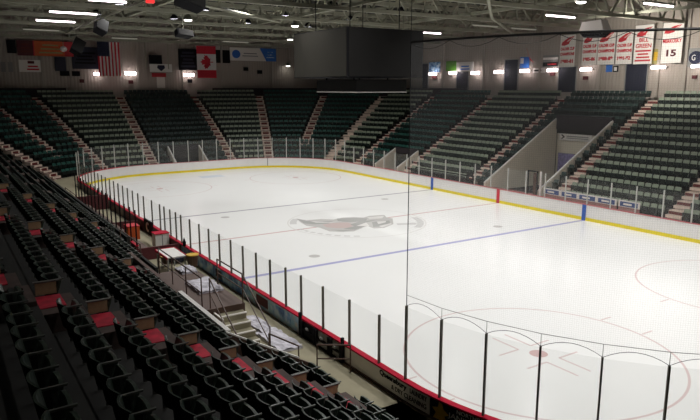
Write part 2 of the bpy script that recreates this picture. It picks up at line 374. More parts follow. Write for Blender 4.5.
def crowd_seat(x, y, z, ang, light):       # ang: direction the seat faces
    global nst
    c, s = math.cos(ang-math.pi/2), math.sin(ang-math.pi/2)
    v = np.empty_like(TV); v[:, 0] = TV[:, 0]*c-TV[:, 1]*s+x; v[:, 1] = TV[:, 0]*s+TV[:, 1]*c+y; v[:, 2] = TV[:, 2]+z
    stuffV.append(v); stuffF.extend([tuple(i+nst for i in f) for f in TF])
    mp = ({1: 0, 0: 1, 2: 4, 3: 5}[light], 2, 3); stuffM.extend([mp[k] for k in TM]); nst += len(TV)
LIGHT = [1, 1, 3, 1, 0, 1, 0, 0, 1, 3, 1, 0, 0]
for i in range(len(AIS)-1):
    for j in range(NR):
        # find the nearest aisles that exist on this row
        if AIS[i][2] > j and i > 0:
            pass
        d = D0+T*j; a = ais(i, j); b = ais(i+1, j); xa, ya, _ = per(a, d)
        ss = srange(a, b, .3); L = 0; cum = [0]; prev = V(per(a, d)[:2])
        for s in ss[1:]:
            q = V(per(s, d)[:2]); L += (q-prev).length; cum.append(L); prev = q
        m0 = .62 if AIS[i][2] <= j else .0; m1 = .62 if AIS[i+1][2] <= j else .0
        n = int((L-m0-m1)/.52); 
        if n < 1: continue
        pitch = (L-m0-m1)/n
        for k in range(n):
            t = m0+pitch*(k+.5); s = float(np.interp(t, cum, ss))
            if invom(s, j, .35): continue
            x, y, an = per(s, d+.12)
            if j == 14 and False: continue
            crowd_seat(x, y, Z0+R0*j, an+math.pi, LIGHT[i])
# ------------------------------------------------------------------ far aisles
ANAMES = ['rightmost far side', 'right edge of the far side', 'right of the big entrance', 'left of the big entrance', 'far side beside the small entrance', 'pale wide far corner', 'far corner pale', 'short far corner', 'far end right', 'far end centre', 'far end left', 'left far corner', 'short left corner', 'left block end']
ALAB = ['stepped aisle outside the right edge of the far stand', 'stepped aisle at far right edge of the photo beside grey-green seats', 'stepped aisle just right of the big entrance in the far side stand', 'stepped aisle just left of the big entrance in the far side stand',
        'stepped aisle right of the small railed entrance in the far side stand', 'stepped aisle left of the small railed entrance at the right-hand far corner', 'pale stepped aisle meeting the ice right under the scoreboard', 'short stepped aisle with dark red risers ending halfway down below the scoreboard', 'nearly upright stepped aisle with red risers in the far end stand',
        'stepped aisle with red risers right of the far end entrance', 'stepped aisle with red risers left of the far end entrance', 'stepped aisle reaching the ice at the left corner glass', 'short stepped aisle ending halfway down in the left teal seats', 'stepped aisle dividing the near stand from the left teal seats']
for i, (a0, a1, j0) in enumerate(AIS):
    root = empty('aisle_stairs', P(ais(i, j0), D0+T*j0-.5, Z0+R0*j0))
    tag(root, ALAB[i], 'stairs', 'stepped aisles through the far stands')
    conc = MB(); red = MB()
    wide = .95 if i == 6 else .55
    for j in range(j0, NR):
        s = ais(i, j); z = Z0+R0*j; x, y, an = per(s, D0+T*j); c, sn = math.cos(an), math.sin(an)
        def bx(mb, d0, d1, w_, z0, z1):
            pts = []
            for zz in (z0, z1):
                for dd, ww in ((d0, -w_), (d1, -w_), (d1, w_), (d0, w_)):
                    xx = x+c*dd-sn*ww; yy = y+sn*dd+c*ww; pts.append(V((xx, yy, zz))-root.location)
            mb.hexa([tuple(q) for q in pts])
        bx(conc, -.55, .36, wide, z-.30, z+.012)
        bx(conc, -.55-.36, -.5, wide, z-.45, z-.262)
        if 6 != i:
            bx(red, -.56, -.44, wide*(.66 if i > 6 else .97), z-.255, z-.05)
            if i > 6: bx(red, -.40, .30, wide*.62, z-.02, z+.016); bx(red, -.88, -.56, wide*.62, z-.3, z-.257)
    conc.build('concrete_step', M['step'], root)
    for q in range(0, len(red.v), 8):
        one = MB(); one.hexa(red.v[q:q+8]); one.build('red_tread', M['carpet'], root)
# ------------------------------------------------------------------ openings: walls and rails
def vomitory(idx, lab):
    a, b, r = VOM[idx]; dtop = D0+T*(r+1)-.52; zt = Z0+R0*(r+1)
    for s in (a, b):
        mb = MB(); nn = [(3.9, -.15), (dtop, -.15), (dtop, zt+.42), (3.9, Z0+.42)]
        p = []
        for ds in (-.09, .09):
            for d, z in nn: p.append(P(s+ds, d, z))
        mb.add(p, [(0, 1, 2, 3), (7, 6, 5, 4)]+[(k, (k+1) % 4+0, 4+(k+1) % 4, 4+k) for k in range(4)])
        struct(mb.build('wall_entrance_side', M['wallside']))
        mb = MB(); mb.bar(P(s, 3.85, Z0+.46), P(s, dtop, zt+.46), .12, .06)
        struct(mb.build('trim_entrance_coping', M['white']))
    mb = MB(); band(mb, a, b, dtop+.2, dtop+.35, -.15, zt+.02, .9)
    return mb, dtop, zt
mb, dt, zt = vomitory(0, '')
struct(mb.build('wall_entrance_back', M['wallside']))
mb = MB(); band(mb, VOM[0][0], VOM[0][1], dt-.1, dt+.25, zt-.55, zt+.75, .9); struct(mb.build('wall_entrance_header', M['darkwall']))
YB = -12.95-dt-.2
for k in (1, 2):
    mb, d_, z_ = vomitory(k, ''); struct(mb.build('wall_entrance_back', M['black']))
    mb = MB(); band(mb, VOM[k][0], VOM[k][1], d_-.05, d_+.06, z_, z_+.55, .9); struct(mb.build('wall_entrance_header', M['darkwall']))
# items in the big opening
p0 = at(560, 133, 1, YB+.1); p1 = at(592, 142.5, 1, YB+.1)
r = empty('hanging_sign', (p0.x, YB+.1, p1.z)); tag(r, 'white sign with dark chevron over the big entrance doorway', 'sign')
wd = abs(p0.x-p1.x); hh = p0.z-p1.z
MB().box(-wd, 0, 0, .05, 0, hh).build('sign_panel', M['white'], r)
MB().prism([(-.15, .12*1), (-.42, hh/2), (-.15, hh-.12), (-.35, hh-.12), (-.62, hh/2), (-.35, .12)], lambda u, v: (u, .05, v), lambda u, v: (u, .06, v)).build('chevron_mark', M['black'], r)
mb = MB()
for q in (.36, .62): mb.box(-wd+.35, -.8, .05, .06, hh*q-.05, hh*q+.05)
mb.build('lettering_line', M['grey'], r)
p0 = at(558, 153, 1, YB+.1); p1 = at(573, 176, 1, YB+.1)
r = empty('wall_poster', (p0.x, YB+.02, p1.z)); tag(r, 'violet poster on the back wall of the big entrance', 'poster')
MB().box(p1.x-p0.x, 0, 0, .04, 0, p0.z-p1.z).build('print', M['purple'], r); MB().box(p1.x-p0.x-.05, .05, -.01, .02, -.05, p0.z-p1.z+.05).build('frame', M['grey'], r)
struct(MB().box(.3, 3.9, YB-.05, YB+.04, .1, 2.2).build('door_1', M['olive']))
mb = MB(); mb.tube([(3.6, YB+1.2, 3.2), (1.2, YB+1.2, 4.9)], .04)
# person-sized pale figure is too small to read: only the dark door frame is built
gx = at(532, 190, 1, -16.5).x
r = empty('door_frame', (gx, -16.5, .12)); tag(r, 'dark open gate frame left of the big entrance behind the far boards', 'gate')
mb = MB(); mb.bar((-.45, 0, 0), (-.45, 0, 2.1), .08); mb.bar((.45, 0, 0), (.45, 0, 2.1), .08); mb.bar((-.5, 0, 2.1), (.5, 0, 2.1), .08); mb.build('frame', M['black'], r)
MB().box(-.42, -.1, -.03, .03, .05, 2.0).build('gate_leaf', M['brown'], r)
MB().box(-.9, -.75, -.05, .05, 0, 2.15).build('post', M['white'], r)

# ------------------------------------------------------------------ near stand
def nyk(k): return 22.28-.84*k
def nzf(k): return 5.83-.504*k-.62
NA = [-22.9, -14.4, -5.2, 3.9, 13.0, 22.0, 31.0]
def farx(k): return min(22.0+(8-k)*2.0, 35.0) if k < 8 else 20
def nranges(k):
    e = farx(k)
    if k <= 5: return [(-36, e)]
    if k == 6: return [(-36, -20.75), (-11.6, e)]
    if k == 7: return [(-36, -20.75), (-4.0, e)]
    if k == 8: return [(-36, -20.75)]
    return [(-29.5, -21.9)]
nt_ = MB()
for k in range(-1, 9):
    y = nyk(k); z = nzf(k)
    for a, b in nranges(max(k, 0)): nt_.box(a, b, y-.62, y+.23, z-1.1 if k < 8 else .45, z)
nt_.box(-36, 35, nyk(-1)+.22, 26, 4.0, nzf(-1)); 
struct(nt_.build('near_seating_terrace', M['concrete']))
struct(MB().box(-36, 36, 26, 26.2, .1, 9).build('wall_near_back', M['darkwall']))
fw = MB(); fw.box(-20.6, -11.5, 17.30, 17.42, .48, 2.90)
fw.add([(x, y, z) for x in (-20.74, -20.62) for y, z in ((17.42, .48), (17.42, 2.92), (15.1, 1.58), (15.1, .48))], [(0, 1, 2, 3), (7, 6, 5, 4), (0, 4, 5, 1), (1, 5, 6, 2), (2, 6, 7, 3), (3, 7, 4, 0)])
struct(fw.build('wall_stand_front', M['brown']))
struct(MB().box(-20.6, -17.0, 17.28, 17.40, 2.90, 2.95).bar((-20.68, 17.45, 2.95), (-20.68, 15.5, 1.84), .09, .04).build('trim_stand_nosing', M['white']))
struct(MB().box(-11.6, -4.5, 16.40, 16.5, .48, 2.2).box(-4.0, 22, 15.52, 15.65, .48, 1.75).build('wall_stand_front_low', M['concrete']))
# near aisles
NLAB = ['red stepped aisle in the near stand closest to the camera', 'red stepped aisle in the near stand, second from the camera', 'red stepped aisle in the near stand, third from the camera', 'stepped aisle in the near stand, fourth from the camera', 'stepped aisle in the near stand, fifth from the camera', 'stepped aisle in the near stand, sixth from the camera', 'stepped aisle at the far end of the near stand']
for i, ax in enumerate(NA):
    root = empty('aisle_stairs', (ax, nyk(0), nzf(0))); tag(root, NLAB[i], 'stairs', 'stepped aisles through the near stand')
    cm = MB()
    for k in range(0, 9 if i == 0 else (6 if i == 1 else 7)):
        y = nyk(k)-nyk(0); z = nzf(k)-nzf(0)
        if nyk(k) < 15.3 and i: continue
        if farx(k) < ax+.6: continue
        cm.box(-.52, .52, y-.42, y+.40, z-.1, z+.33); cm.box(-.52, .52, y-.60, y-.42, z-.4, z+.08)
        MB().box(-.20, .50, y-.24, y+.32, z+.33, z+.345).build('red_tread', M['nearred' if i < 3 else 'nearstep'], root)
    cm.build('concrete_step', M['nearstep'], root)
# ---- individual seats
def shell(xs, yz, thick, arcd, topround=0, rear=False):
    """curved shell: xs widths, yz profile (y,z); edges pulled forward by arcd"""
    mb = MB(); nx = len(xs); half = max(xs); rows = []
    for t in (0, thick):
        for (y, z) in yz:
            for x in xs:
                u = x/half; zz = z-(topround*u**4 if z == max(q[1] for q in yz) else 0)
                mb.v.append((x, y+arcd*u*u+t, zz))
    ny = len(yz)
    def id_(t, r_, c_): return t*nx*ny+r_*nx+c_
    for r_ in range(ny-1):
        for c_ in range(nx-1):
            mb.f.append((id_(0, r_, c_), id_(0, r_+1, c_), id_(0, r_+1, c_+1), id_(0, r_, c_+1))); mb.f.append((id_(1, r_, c_), id_(1, r_, c_+1), id_(1, r_+1, c_+1), id_(1, r_+1, c_)))
    edge = [(r_, 0) for r_ in range(ny)]+[(ny-1, c_) for c_ in range(1, nx)]+[(r_, nx-1) for r_ in range(ny-2, -1, -1)]+[(0, c_) for c_ in range(nx-2, 0, -1)]
    for i in range(len(edge)):
        a = edge[i]; b = edge[(i+1) % len(edge)]; mb.f.append((id_(0, *a), id_(0, *b), id_(1, *b), id_(1, *a)))
    mb.mi = [0]*len(mb.f)
    if rear:
        for q in range(0, 2*(ny-1)*(nx-1), 2): mb.mi[q] = 1
    return mb
XS = [-.236, -.20, -.13, -.05, .05, .13, .20, .236]
me_back = shell(XS, [(.07, .20), (.05, .32), (.03, .44), (.01, .55), (.0, .62)], .026, .07, .012, True).mesh('backrest', [M['neargreen'], M['black']])
me_pan = shell([-.215, -.16, -.05, .05, .16, .215], [(.16, .20), (.20, .30), (.25, .44), (.28, .56)], .045, -.02, .01).mesh('seat_pan', M['nearpan'])
a = MB(); a.hexa([(-.015, .06, .565), (.015, .06, .565), (.015, .33, .57), (-.015, .33, .57), (-.015, .06, .59), (.015, .06, .59), (.015, .34, .595), (-.015, .34, .595)])
me_arm = a.mesh('armrest', M['nearframe'])
a = MB(); a.box(-.014, .014, .12, .19, .02, .57)
me_std = a.mesh('support_bracket', M['seatframe'])
def proj(q):
    d = V(q)-V(CP); z = d.dot(cf)
    if z < .3: return None
    return 350+FPX*d.dot(cr)/z, 210-FPX*d.dot(cu)/z, z
cands = []
for k in range(0, 10):
    for a, b in nranges(k):
        cuts = [a]+[x for x in NA if a < x < b and k < 9]+[b]
        for q in range(len(cuts)-1):
            x0 = cuts[q]+(.60 if cuts[q] in NA else .08); x1 = cuts[q+1]-(.60 if cuts[q+1] in NA else .08)
            L = x1-x0; n = int(L/.485)
            if n < 1: continue
            pit = L/n
            for s in range(n):
                x = x0+pit*(s+.5); bl = sum(1 for v in NA if v < x)
                # seat number is counted from the aisle on the camera side; nearest block is counted from its far aisle
                num = n-s if bl == 0 else s+1
                cands.append((x, k, bl, num, s == 0 and bl > 0 and k < 9))
vis = []
for c_ in cands:
    pr = proj((c_[0], nyk(c_[1]), nzf(c_[1])+.6))
    inside = pr and -6 < pr[0] < 706 and -6 < pr[1] < 432
    vis.append((pr[2] if inside else 999, c_))
vis.sort(key=lambda t: t[0])
chosen = set(id(c_) for d_, c_ in vis[:300] if d_ < 900)
BLK = ['nearest block', 'second block', 'third block', 'fourth block', 'fifth block']
ROWN = ['top row', 'second row down', 'third row down', 'fourth row down', 'fifth row down', 'sixth row down', 'seventh row down', 'eighth row down', 'ninth row down', 'bottom row on the walkway']
for d_, c_ in vis:
    x, k, bl, num, _e = c_
    z = nzf(k) if k < 9 else .5; yy = nyk(k)
    if id(c_) not in chosen:
        if d_ > 900 and (x < -33 or k < 0): continue
        crowd_seat(x, yy, z-.21, -math.pi/2, 2); continue
    r = empty('arena_seat', (x, yy, z), math.pi)
    side = 'from the nearest aisle' if bl <= 1 else 'from its near aisle'
    tag(r, 'dark green tip-up seat, %s %s, %s, %s' % (ordn(num), side, BLK[min(bl, 4)], ROWN[k]), 'seat', 'dark green tip-up seats in the near stand')
    link('backrest', me_back, r); link('seat_pan', me_pan, r)
    link('armrest', me_arm, r, (.2425, 0, 0)); link('support_bracket', me_std, r, (.2425, 0, 0))
cr_ = np.concatenate(stuffV)
me = bpy.data.meshes.new('arena_seats'); me.from_pydata(cr_.tolist(), [], stuffF)
for k in ('seatlight', 'seatdark', 'seatpan', 'seatframe', 'neargreen', 'seatnight'): me.materials.append(M[k])
me.polygons.foreach_set('material_index', stuffM); me.update()
o = link('distant_arena_seats', me); tag(o, 'thousands of grey-green and dark teal tip-up seats filling the distant stands', 'seats', 'seats of the distant stands', 'stuff')
# tan end panels where each block starts beyond an aisle
me_e = MB().box(0, .05, -.20, .14, .36, .57).mesh('panel', M['tan']); me_c = MB().box(-.015, .065, -.26, .17, .575, .60).mesh('cap', M['nearframe']); me_n = MB().box(0.005, .045, -.10, .0, .0, .36).mesh('panel_leg', M['seatframe'])
for i, ax in enumerate(NA[:3]):
    for k in range(0, 9):
        if not any(a < ax+.7 < b for a, b in nranges(k)): continue
        r = empty('seat_row_end', (ax+.53, nyk(k), nzf(k)))
        tag(r, 'tan end panel with thin metal arm, %s, beyond the %s aisle' % (ROWN[k], ['nearest', 'second', 'third'][i]), 'end panel', 'tan end panels of the seat rows')
        link('panel', me_e, r); link('arm_cap', me_c, r); link('panel_leg', me_n, r)

# ------------------------------------------------------------------ dasher boards
root = empty('dasher_boards', (0, 0, 0)); tag(root, 'white boards with yellow kick strip running all round the ice', 'rink boards')
mb = MB(); band(mb, 0, S8, 0, .10, 0, 1.05, .6); mb.build('board_panel', M['board'], root)
mb = MB(); band(mb, 0, S8, -.012, 0, 0.0, .22, .6); mb.build('kick_plate', M['kick'], root)
mb = MB(); band(mb, 0, S3, -.03, .16, 1.05, 1.10, .6); band(mb, arcs(20), S8, -.03, .16, 1.05, 1.10, .6); mb.build('top_cap', M['redcap'], root)['label'] = 'red cap rail on the near boards'
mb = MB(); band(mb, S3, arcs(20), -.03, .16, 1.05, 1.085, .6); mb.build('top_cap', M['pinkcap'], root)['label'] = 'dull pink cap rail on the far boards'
for x, m, wd in ((0, 'mark_red', .30), (-7.77, 'mark_blue', .30), (7.77, 'mark_blue', .30)):
    MB().box(x-wd/2, x+wd/2, -12.955, -12.92, .0, 1.06).build('line_marker', M[m], root)
band(MB(), arcs(-24.2), arcs(-23.6), -.014, 0, .2, 1.05).build('board_seam', M['grey'], root)
# outer face of the near boards
def outer(s0, s1, z0, z1, m, name='advert_panel', d=.102, t=.02, parent=root):
    mb = MB(); band(mb, s0, s1, d, d+t, z0, z1, .4); return mb.build(name, m, parent)
def sx(x): return CX-x
outer(sx(22), sx(7), .45, 1.04, M['jacket_red']); outer(sx(7), sx(-4.0), .45, 1.04, M['maroon'])
outer(sx(-4.1), sx(-12.2), .50, 1.04, M['ad_blue'])['label'] = 'mottled blue advertising panel'
outer(sx(-12.2), sx(-16.3), .50, 1.04, M['ad_teal'])['label'] = 'pale blue and grey advertising panel'
outer(sx(-12.8), sx(-13.8), .60, .95, M['maroon'], 'advert_lettering', .123, .01)
outer(sx(-8.6), sx(-9.3), .60, .95, M['navy'], 'advert_lettering', .123, .01)
outer(sx(-14.2), sx(-15.6), .58, .97, M['ad_blue'], 'advert_picture', .123, .006)
outer(sx(-19.1), S1+1.0, .5, 1.04, M['offwhite'])['label'] = 'off-white laundry advert'
outer(S1+1.02, S1+4.2, .5, 1.04, M['black'])['label'] = 'black janitorial advert'
outer(S1+4.2, S2+4, .5, 1.04, M['offwhite'])
mb = MB(); band(mb, sx(-19.1), S1+8, .102, .16, .5, .55, .4); mb.build('base_rail', M['brown'], root)
def bend(me, sc, zc, d, m, name='lettering'):       # wrap flat lettering onto the curved boards
    for v in me.vertices: v.co = P(sc+v.co.x, d+v.co.z, zc+v.co.y)
    me.materials.append(m); o = link(name, me, root); return o
bend(fit_text(textmesh('Queensbury', .2, bold=.006), 1.2, .2), S1-.45, .91, .13, M['black'])
bend(fit_text(textmesh('LAUNDRY', .16), .62, .13), S1+.60, .92, .13, M['black'])
bend(fit_text(textmesh('& DRY CLEANING', .16), 1.4, .13), S1+.20, .71, .13, M['black'])
bend(fit_text(textmesh('NORTHEAST', .13), .9, .10), S1+2.3, .97, .13, M['white'])
bend(fit_text(textmesh('JANITORIAL', .2), 1.3, .17), S1+2.25, .79, .13, M['white'])
mb = MB(); poly = [(-.22, -.20), (.20, -.20), (.13, -.05), (.26, .02), (.10, .12), (.05, .25), (-.05, .26), (-.08, .12), (-.26, .06), (-.14, -.04)]
mb.prism(poly, lambda u, v: P(S1+1.36+u, .124, .76+v), lambda u, v: P(S1+1.36+u, .135, .76+v)); mb.build('advert_figure', M['yellow'], root)['label'] = 'yellow figure on the black advert'
# the gate section in the near boards: dark frame with grey panels
for x0, x1 in ((-16.5, -17.4), (-17.45, -18.3), (-18.35, -19.0)):
    g = empty('board_gate', ((x0+x1)/2, 13.06, .5)); lab = {-16.5: 'dark framed gate in the near boards, left of three', -17.45: 'dark framed gate in the near boards, middle of three', -18.35: 'narrow dark framed gate in the near boards beside laundry advert'}[x0]
    tag(g, lab, 'gate', 'gates in the near boards'); hw = abs(x0-x1)/2
    MB().box(-hw, hw, 0, .05, 0, .53).build('gate_panel', M['grey'] if x0 < -17.4 else M['charcoal'], g)
    mb = MB(); mb.box(-hw, -hw+.09, .04, .12, 0, .55); mb.box(hw-.09, hw, .04, .12, 0, .55); mb.box(-hw, hw, .04, .11, .24, .30); mb.box(-hw, hw, .04, .10, 0, .05); mb.build('gate_frame', M['black'], g)
    MB().box(-.06, .06, .10, .16, .36, .42).build('latch', M['grey'], g)
for x in (-16.4, -19.05): 
    r = MB().box(-.035, .035, -.03, .06, 0, .80).build('gate_post', M['black'], None, (x, 13.12, .5)); tag(r, 'short black post beside the gates, %s one' % ('left' if x > -17 else 'right'), 'post', 'black posts by the board gates')
# ------------------------------------------------------------------ rink glass
me_cache = {}
GD = .05
def glass_run(ss, ztop, pm, pw, where, grp):
    for i in range(len(ss)-1):
        s0, s1 = ss[i], ss[i+1]; x0, y0, a0 = per(s0, GD); x1, y1, a1 = per(s1, GD)
        r = empty('rink_glass_panel', (x0, y0, 1.09)); tag(r, 'clear glass panel, %s %s' % (ordn(i+1), where), 'glass panel', grp)
        L = math.hypot(x1-x0, y1-y0); th = math.atan2(y1-y0, x1-x0); r.rotation_euler[2] = th
        key = (round(L, 3), ztop)
        if key not in me_cache: me_cache[key] = MB().box(.02, L-.02, -.006, .006, .0, ztop-1.09-.03).mesh('glass_pane', M['glass'])
        link('glass_pane', me_cache[key], r)
        kp = ('post', pm, pw, ztop)
        if kp not in me_cache: me_cache[kp] = MB().box(-pw/2, pw/2, -.035, .035, -.02, ztop-1.09).mesh('post', M[pm])
        link('post', me_cache[kp], r)
XN = [21.95, 20.7, 19.5, 18.3, 17.1, 15.9, 14.7, 13.5, 12.3, 11.1, 9.9, 8.7, 7.5, 6.3, 5.1, 3.9, 2.7, 1.06, -.44, -1.22, -2.2, -3.12, -3.92, -5.22, -6.5, -7.71, -8.96, -10.22, -11.45, -12.69, -13.9, -15.13, -16.25, -17.69, -19.23, -20.75, -22.0]
XN[-1] = -21.95
glass_run([sx(x) for x in XN], 2.52, 'postshaded', .042, 'along the near side from the far left corner', 'glass panels along the near side')
st = 8.45*math.pi/180*RR
glass_run([S1+st*i for i in range(11)], 3.13, 'postshaded', .042, 'round the near corner under the net from left', 'glass panels round the near corner')
glass_run([S2+1.0*i*1.22 for i in range(8)], 3.13, 'postshaded', .05, 'along the near end past the right edge', 'glass panels along the near end')
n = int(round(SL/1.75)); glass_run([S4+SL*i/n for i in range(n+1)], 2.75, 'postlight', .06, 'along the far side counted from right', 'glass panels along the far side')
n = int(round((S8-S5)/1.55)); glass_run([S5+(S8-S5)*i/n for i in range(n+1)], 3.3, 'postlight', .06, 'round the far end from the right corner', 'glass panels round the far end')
# ------------------------------------------------------------------ protective net above the near corner glass
NETTOP = 9.72
net = empty('protective_net', P(S1, GD, 3.13)); tag(net, 'pale protective net hanging above the near corner glass', 'net')
mb = MB(); uvs = []
nb = 19
for b in range(nb):
    for q in range(8):
        rowv = []
        for e in (0, 1):
            u = (q+e)/8; s = S1+st*(b+u); zb = 3.13+.20*4*u*(1-u)*(.92+.08*math.cos(b)); rowv.append((s, zb, u))
        o = len(mb.v)
        for s, zb, u in rowv:
            for zz in (zb, NETTOP): mb.v.append(tuple(V(P(s, GD, zz))-net.location))
        mb.f.append((o, o+2, o+3, o+1)); mb.mi.append(0)
        uvs += [(rowv[0][0], rowv[0][1]), (rowv[1][0], rowv[1][1]), (rowv[1][0], NETTOP), (rowv[0][0], NETTOP)]
me = mb.mesh('netting', M['net']); ul = me.uv_layers.new(name='UVMap'); ul.data.foreach_set('uv', [c for u in uvs for c in u])
link('netting', me, net)
hem = MB()
for b in range(nb):
    hem.tube([tuple(V(P(S1+st*(b+u/8), GD, 3.13+.20*4*(u/8)*(1-u/8)))-net.location) for u in range(9)], .006, 4)
hem.build('hem_cord', M['cable'], net)
mb = MB(); mb.tube([tuple(V(P(S1+st*b, GD, 3.42))-net.location) for b in range(nb+1)], .008, 4)
for b in range(nb+1): mb.tube([tuple(V(P(S1+st*b, GD, 3.1))-net.location), tuple(V(P(S1+st*b, GD, 3.42))-net.location)], .008, 4)
mb.build('tie_cord', M['grey'], net)
mb = MB(); mb.tube([(0, 0, 0), tuple(V(P(S1, GD, NETTOP))-net.location)], .012, 5); mb.build('edge_cord', M['cable'], net)
mb = MB(); mb.tube([tuple(V(P(S1+st*b*.5, GD, NETTOP))-net.location) for b in range(nb*2)], .028, 6); mb.build('top_cable', M['cable'], net)
mb = MB()
for b in range(nb): mb.tube([tuple(V(P(S1+st*(b+u/6), GD, NETTOP-.02-.16*4*(u/6)*(1-u/6)))-net.location) for u in range(7)], .006, 4)
mb.build('swag_cord', M['cable'], net)
mb = MB()
for b in (0, 6, 12): q = V(P(S1+st*b, GD, NETTOP))-net.location; mb.tube([tuple(q), tuple(q+V((0, 0, 4.0)))], .01, 4)
mb.build('suspension_wire', M['cable'], net)
# ------------------------------------------------------------------ scoreboard
sb = empty('hanging_scoreboard', (0.2, -.1, 8.0)); tag(sb, 'huge dark switched-off scoreboard cube hanging over centre ice', 'scoreboard')
MB().box(-3.2, 3.2, -2.75, 2.75, 1.27, 4.05).build('housing', M['black'], sb)
for nm, q in (('screen', (-3.26, -3.2, -2.68, 2.68, 1.32, 4.0)),): MB().box(*q).build(nm, M['charcoal'], sb)['label'] = 'dark blank screen facing the near end'
MB().box(-3.1, 3.1, 2.75, 2.80, 1.32, 4.0).build('screen', M['greypanel'], sb)['label'] = 'grey side panel facing the near stand'
MB().box(-3.1, 3.1, -2.80, -2.75, 1.32, 4.0).build('screen', M['charcoal'], sb)
MB().box(3.2, 3.26, -2.68, 2.68, 1.32, 4.0).build('screen', M['charcoal'], sb)
mb = MB()
mb.box(-2.55, 2.1, -2.0, 1.7, .42, 1.15); mb.build('lower_ring', M['charcoal'], sb)
MB().box(-2.58, 2.12, -2.02, 1.72, .38, .42).build('ring_trim', M['offwhite'], sb)
for xx in (-2, 2):
    for yy in (-1.8, 1.8):
        MB().tube([(xx, yy, 4.0), (xx, yy, 6.1)], .03, 5).build('hanging_rod', M['black'], sb); MB().tube([(xx*.8, yy*.7, 1.1), (xx*.8, yy*.7, 1.35)], .05, 5).build('ring_strut', M['black'], sb)
# ------------------------------------------------------------------ roof trusses
def truss(a, b, zb, zt_, label, n, r=.13, mt='steel', group='roof trusses'):
    a = V(a); b = V(b); mid = (a+b)/2; root = empty('roof_truss', (mid.x, mid.y, zb)); tag(root, label, 'roof truss', group)
    def L(p, z): return (p.x-mid.x, p.y-mid.y, z-zb)
    MB().bar(L(a, zb), L(b, zb), r*2.2, r*2).build('bottom_chord', M[mt], root)
    MB().bar(L(a, zt_), L(b, zt_), r*2.2, r*2).build('top_chord', M[mt], root)
    mb = MB()
    for i in range(n):
        p = a.lerp(b, i/n); q = a.lerp(b, (i+.5)/n); s = a.lerp(b, (i+1)/n)
        mb.bar(L(p, zb), L(q, zt_), r*1.0); mb.bar(L(q, zt_), L(s, zb), r*1.0); mb.bar(L(q, zb), L(q, zt_), r*.8)
    mb.build('web', M[mt], root)
TX = [44.5, 36.5, 28.4, 20.6, 12.8, 5.0, -2.8, -10.6, -18.4, -26.2]
for i, x in enumerate(TX): truss((x, WY+.2, 0), (x, NY-.2, 0), 14.1, 16.3, 'grey steel truss crossing the hall, %s from the far end wall' % ordn(i+1), 18, group='cross trusses')
for i, y in enumerate((-24.5, -14.2, -3.2, 8.5, 19.5)): truss((-WX+.3, y, 0), (WX-.2, y, 0), 14.45, 16.1, 'grey steel truss running along the hall, %s from the far side wall' % ordn(i+1), 26, .11, group='lengthwise trusses')
for i, x in enumerate([40.5, 32.5, 24.5, 16.7, 8.9, 1.1, -6.7, -14.5, -22.3]):
    r = MB().bar((0, WY+.2, 0), (0, NY-.2, 0), .22, .34).build('roof_beam', M['steel'], None, (x, 0, 15.25)); tag(r, 'plain steel roof beam crossing the hall, %s from the far end wall' % ordn(i+1), 'beam', 'plain roof beams')
for i, y in enumerate(range(-28, 29, 4)):
    r = MB().bar((-WX+.3, 0, 0), (WX-.2, 0, 0), .12, .26).build('roof_purlin', M['steel2'], None, (0, y, 17.2)); tag(r, 'dark roof purlin under the deck, %s from the far side wall' % ordn(i+1), 'purlin', 'roof purlins')
# ducts and diagonal braces, cream coloured
def pipe(name, pts, r, m, label, cat, group=None):
    o = MB().tube(local(pts, type('q', (), {'location': V(pts[0])})), r, 8).build(name, M[m], None, pts[0]); tag(o, label, cat, group); return o
pipe('roof_brace', [at(172, -2, 2, 13.6), at(280, 22, 2, 13.9)], .10, 'steel', 'pale diagonal roof brace left of the scoreboard', 'brace')
pipe('roof_brace', [at(487, -6, 2, 13.2), at(492, 18, 2, 13.2), at(517, 37, 2, 13.2)], .09, 'steel', 'pale bent pipe hanging from the roof right of the scoreboard', 'pipe')
pipe('roof_brace', [at(160, -6, 2, 13.4), at(66, 33, 2, 13.4)], .06, 'steel', 'pale rail running under the roof at upper left', 'rail')
# ------------------------------------------------------------------ lamps
def tube_lamp(p0, p1, z, label, m='lamp', group='fluorescent roof lights'):
    a = at(*p0, 2, z); b = at(*p1, 2, z); mid = (a+b)/2; L = (b-a).length
    L = min(max(L, 1.2), 3.2)
    r = empty('strip_light', mid, 0); tag(r, label, 'light', group)
    MB().tube([(0, -L/2, 0), (0, L/2, 0)], .055, 8).build('tube', M[m], r); MB().box(-.16, .16, -L/2-.05, L/2+.05, .07, .17).build('fixture_body', M['steel2'], r)
    [MB().bar((0, q_, .15), (0, q_, 3.66), .02).build('hanger', M['steel2'], r) for q_ in (-L/3, L/3)]
TL = [((36, 20), (74, 23), 'lit strip light at upper left, the upper of the two full-length ones', 'lamp'), ((24, 29), (58, 31), 'dimmer strip light at upper left just above the red banner', 'dimlamp'), ((52, 11), (94, 15), 'long lit strip light at the upper left, below the topmost', 'lamp'), ((88, 0), (127, 2), 'lit strip light cut by the top edge at left', 'lamp'),
      ((548, 15), (573, 18), 'lit strip light above the red and white banners', 'lamp'), ((645, 3), (672, 7), 'lit strip light near the upper right corner', 'lamp'), ((423, 32), (436, 34), 'short lit strip light just right of the scoreboard', 'lamp'),
      ((225, 41), (246, 43), 'unlit strip light above the blue and white banner', 'dimlamp'), ((112, 38), (137, 39), 'unlit strip light right of the striped flag top', 'dimlamp'), ((474, 25), (496, 27), 'unlit strip light under the roof, left of the pair right of scoreboard', 'dimlamp'), ((512, 28), (535, 30), 'unlit strip light under the roof, right of the pair right of scoreboard', 'dimlamp')]
TL[0] = ((37, 20), (74, 22.5), 'lit strip light at upper left above the dim one', 'lamp')
for p0, p1, lab, m in TL: tube_lamp(p0, p1, 13.95, lab, m)
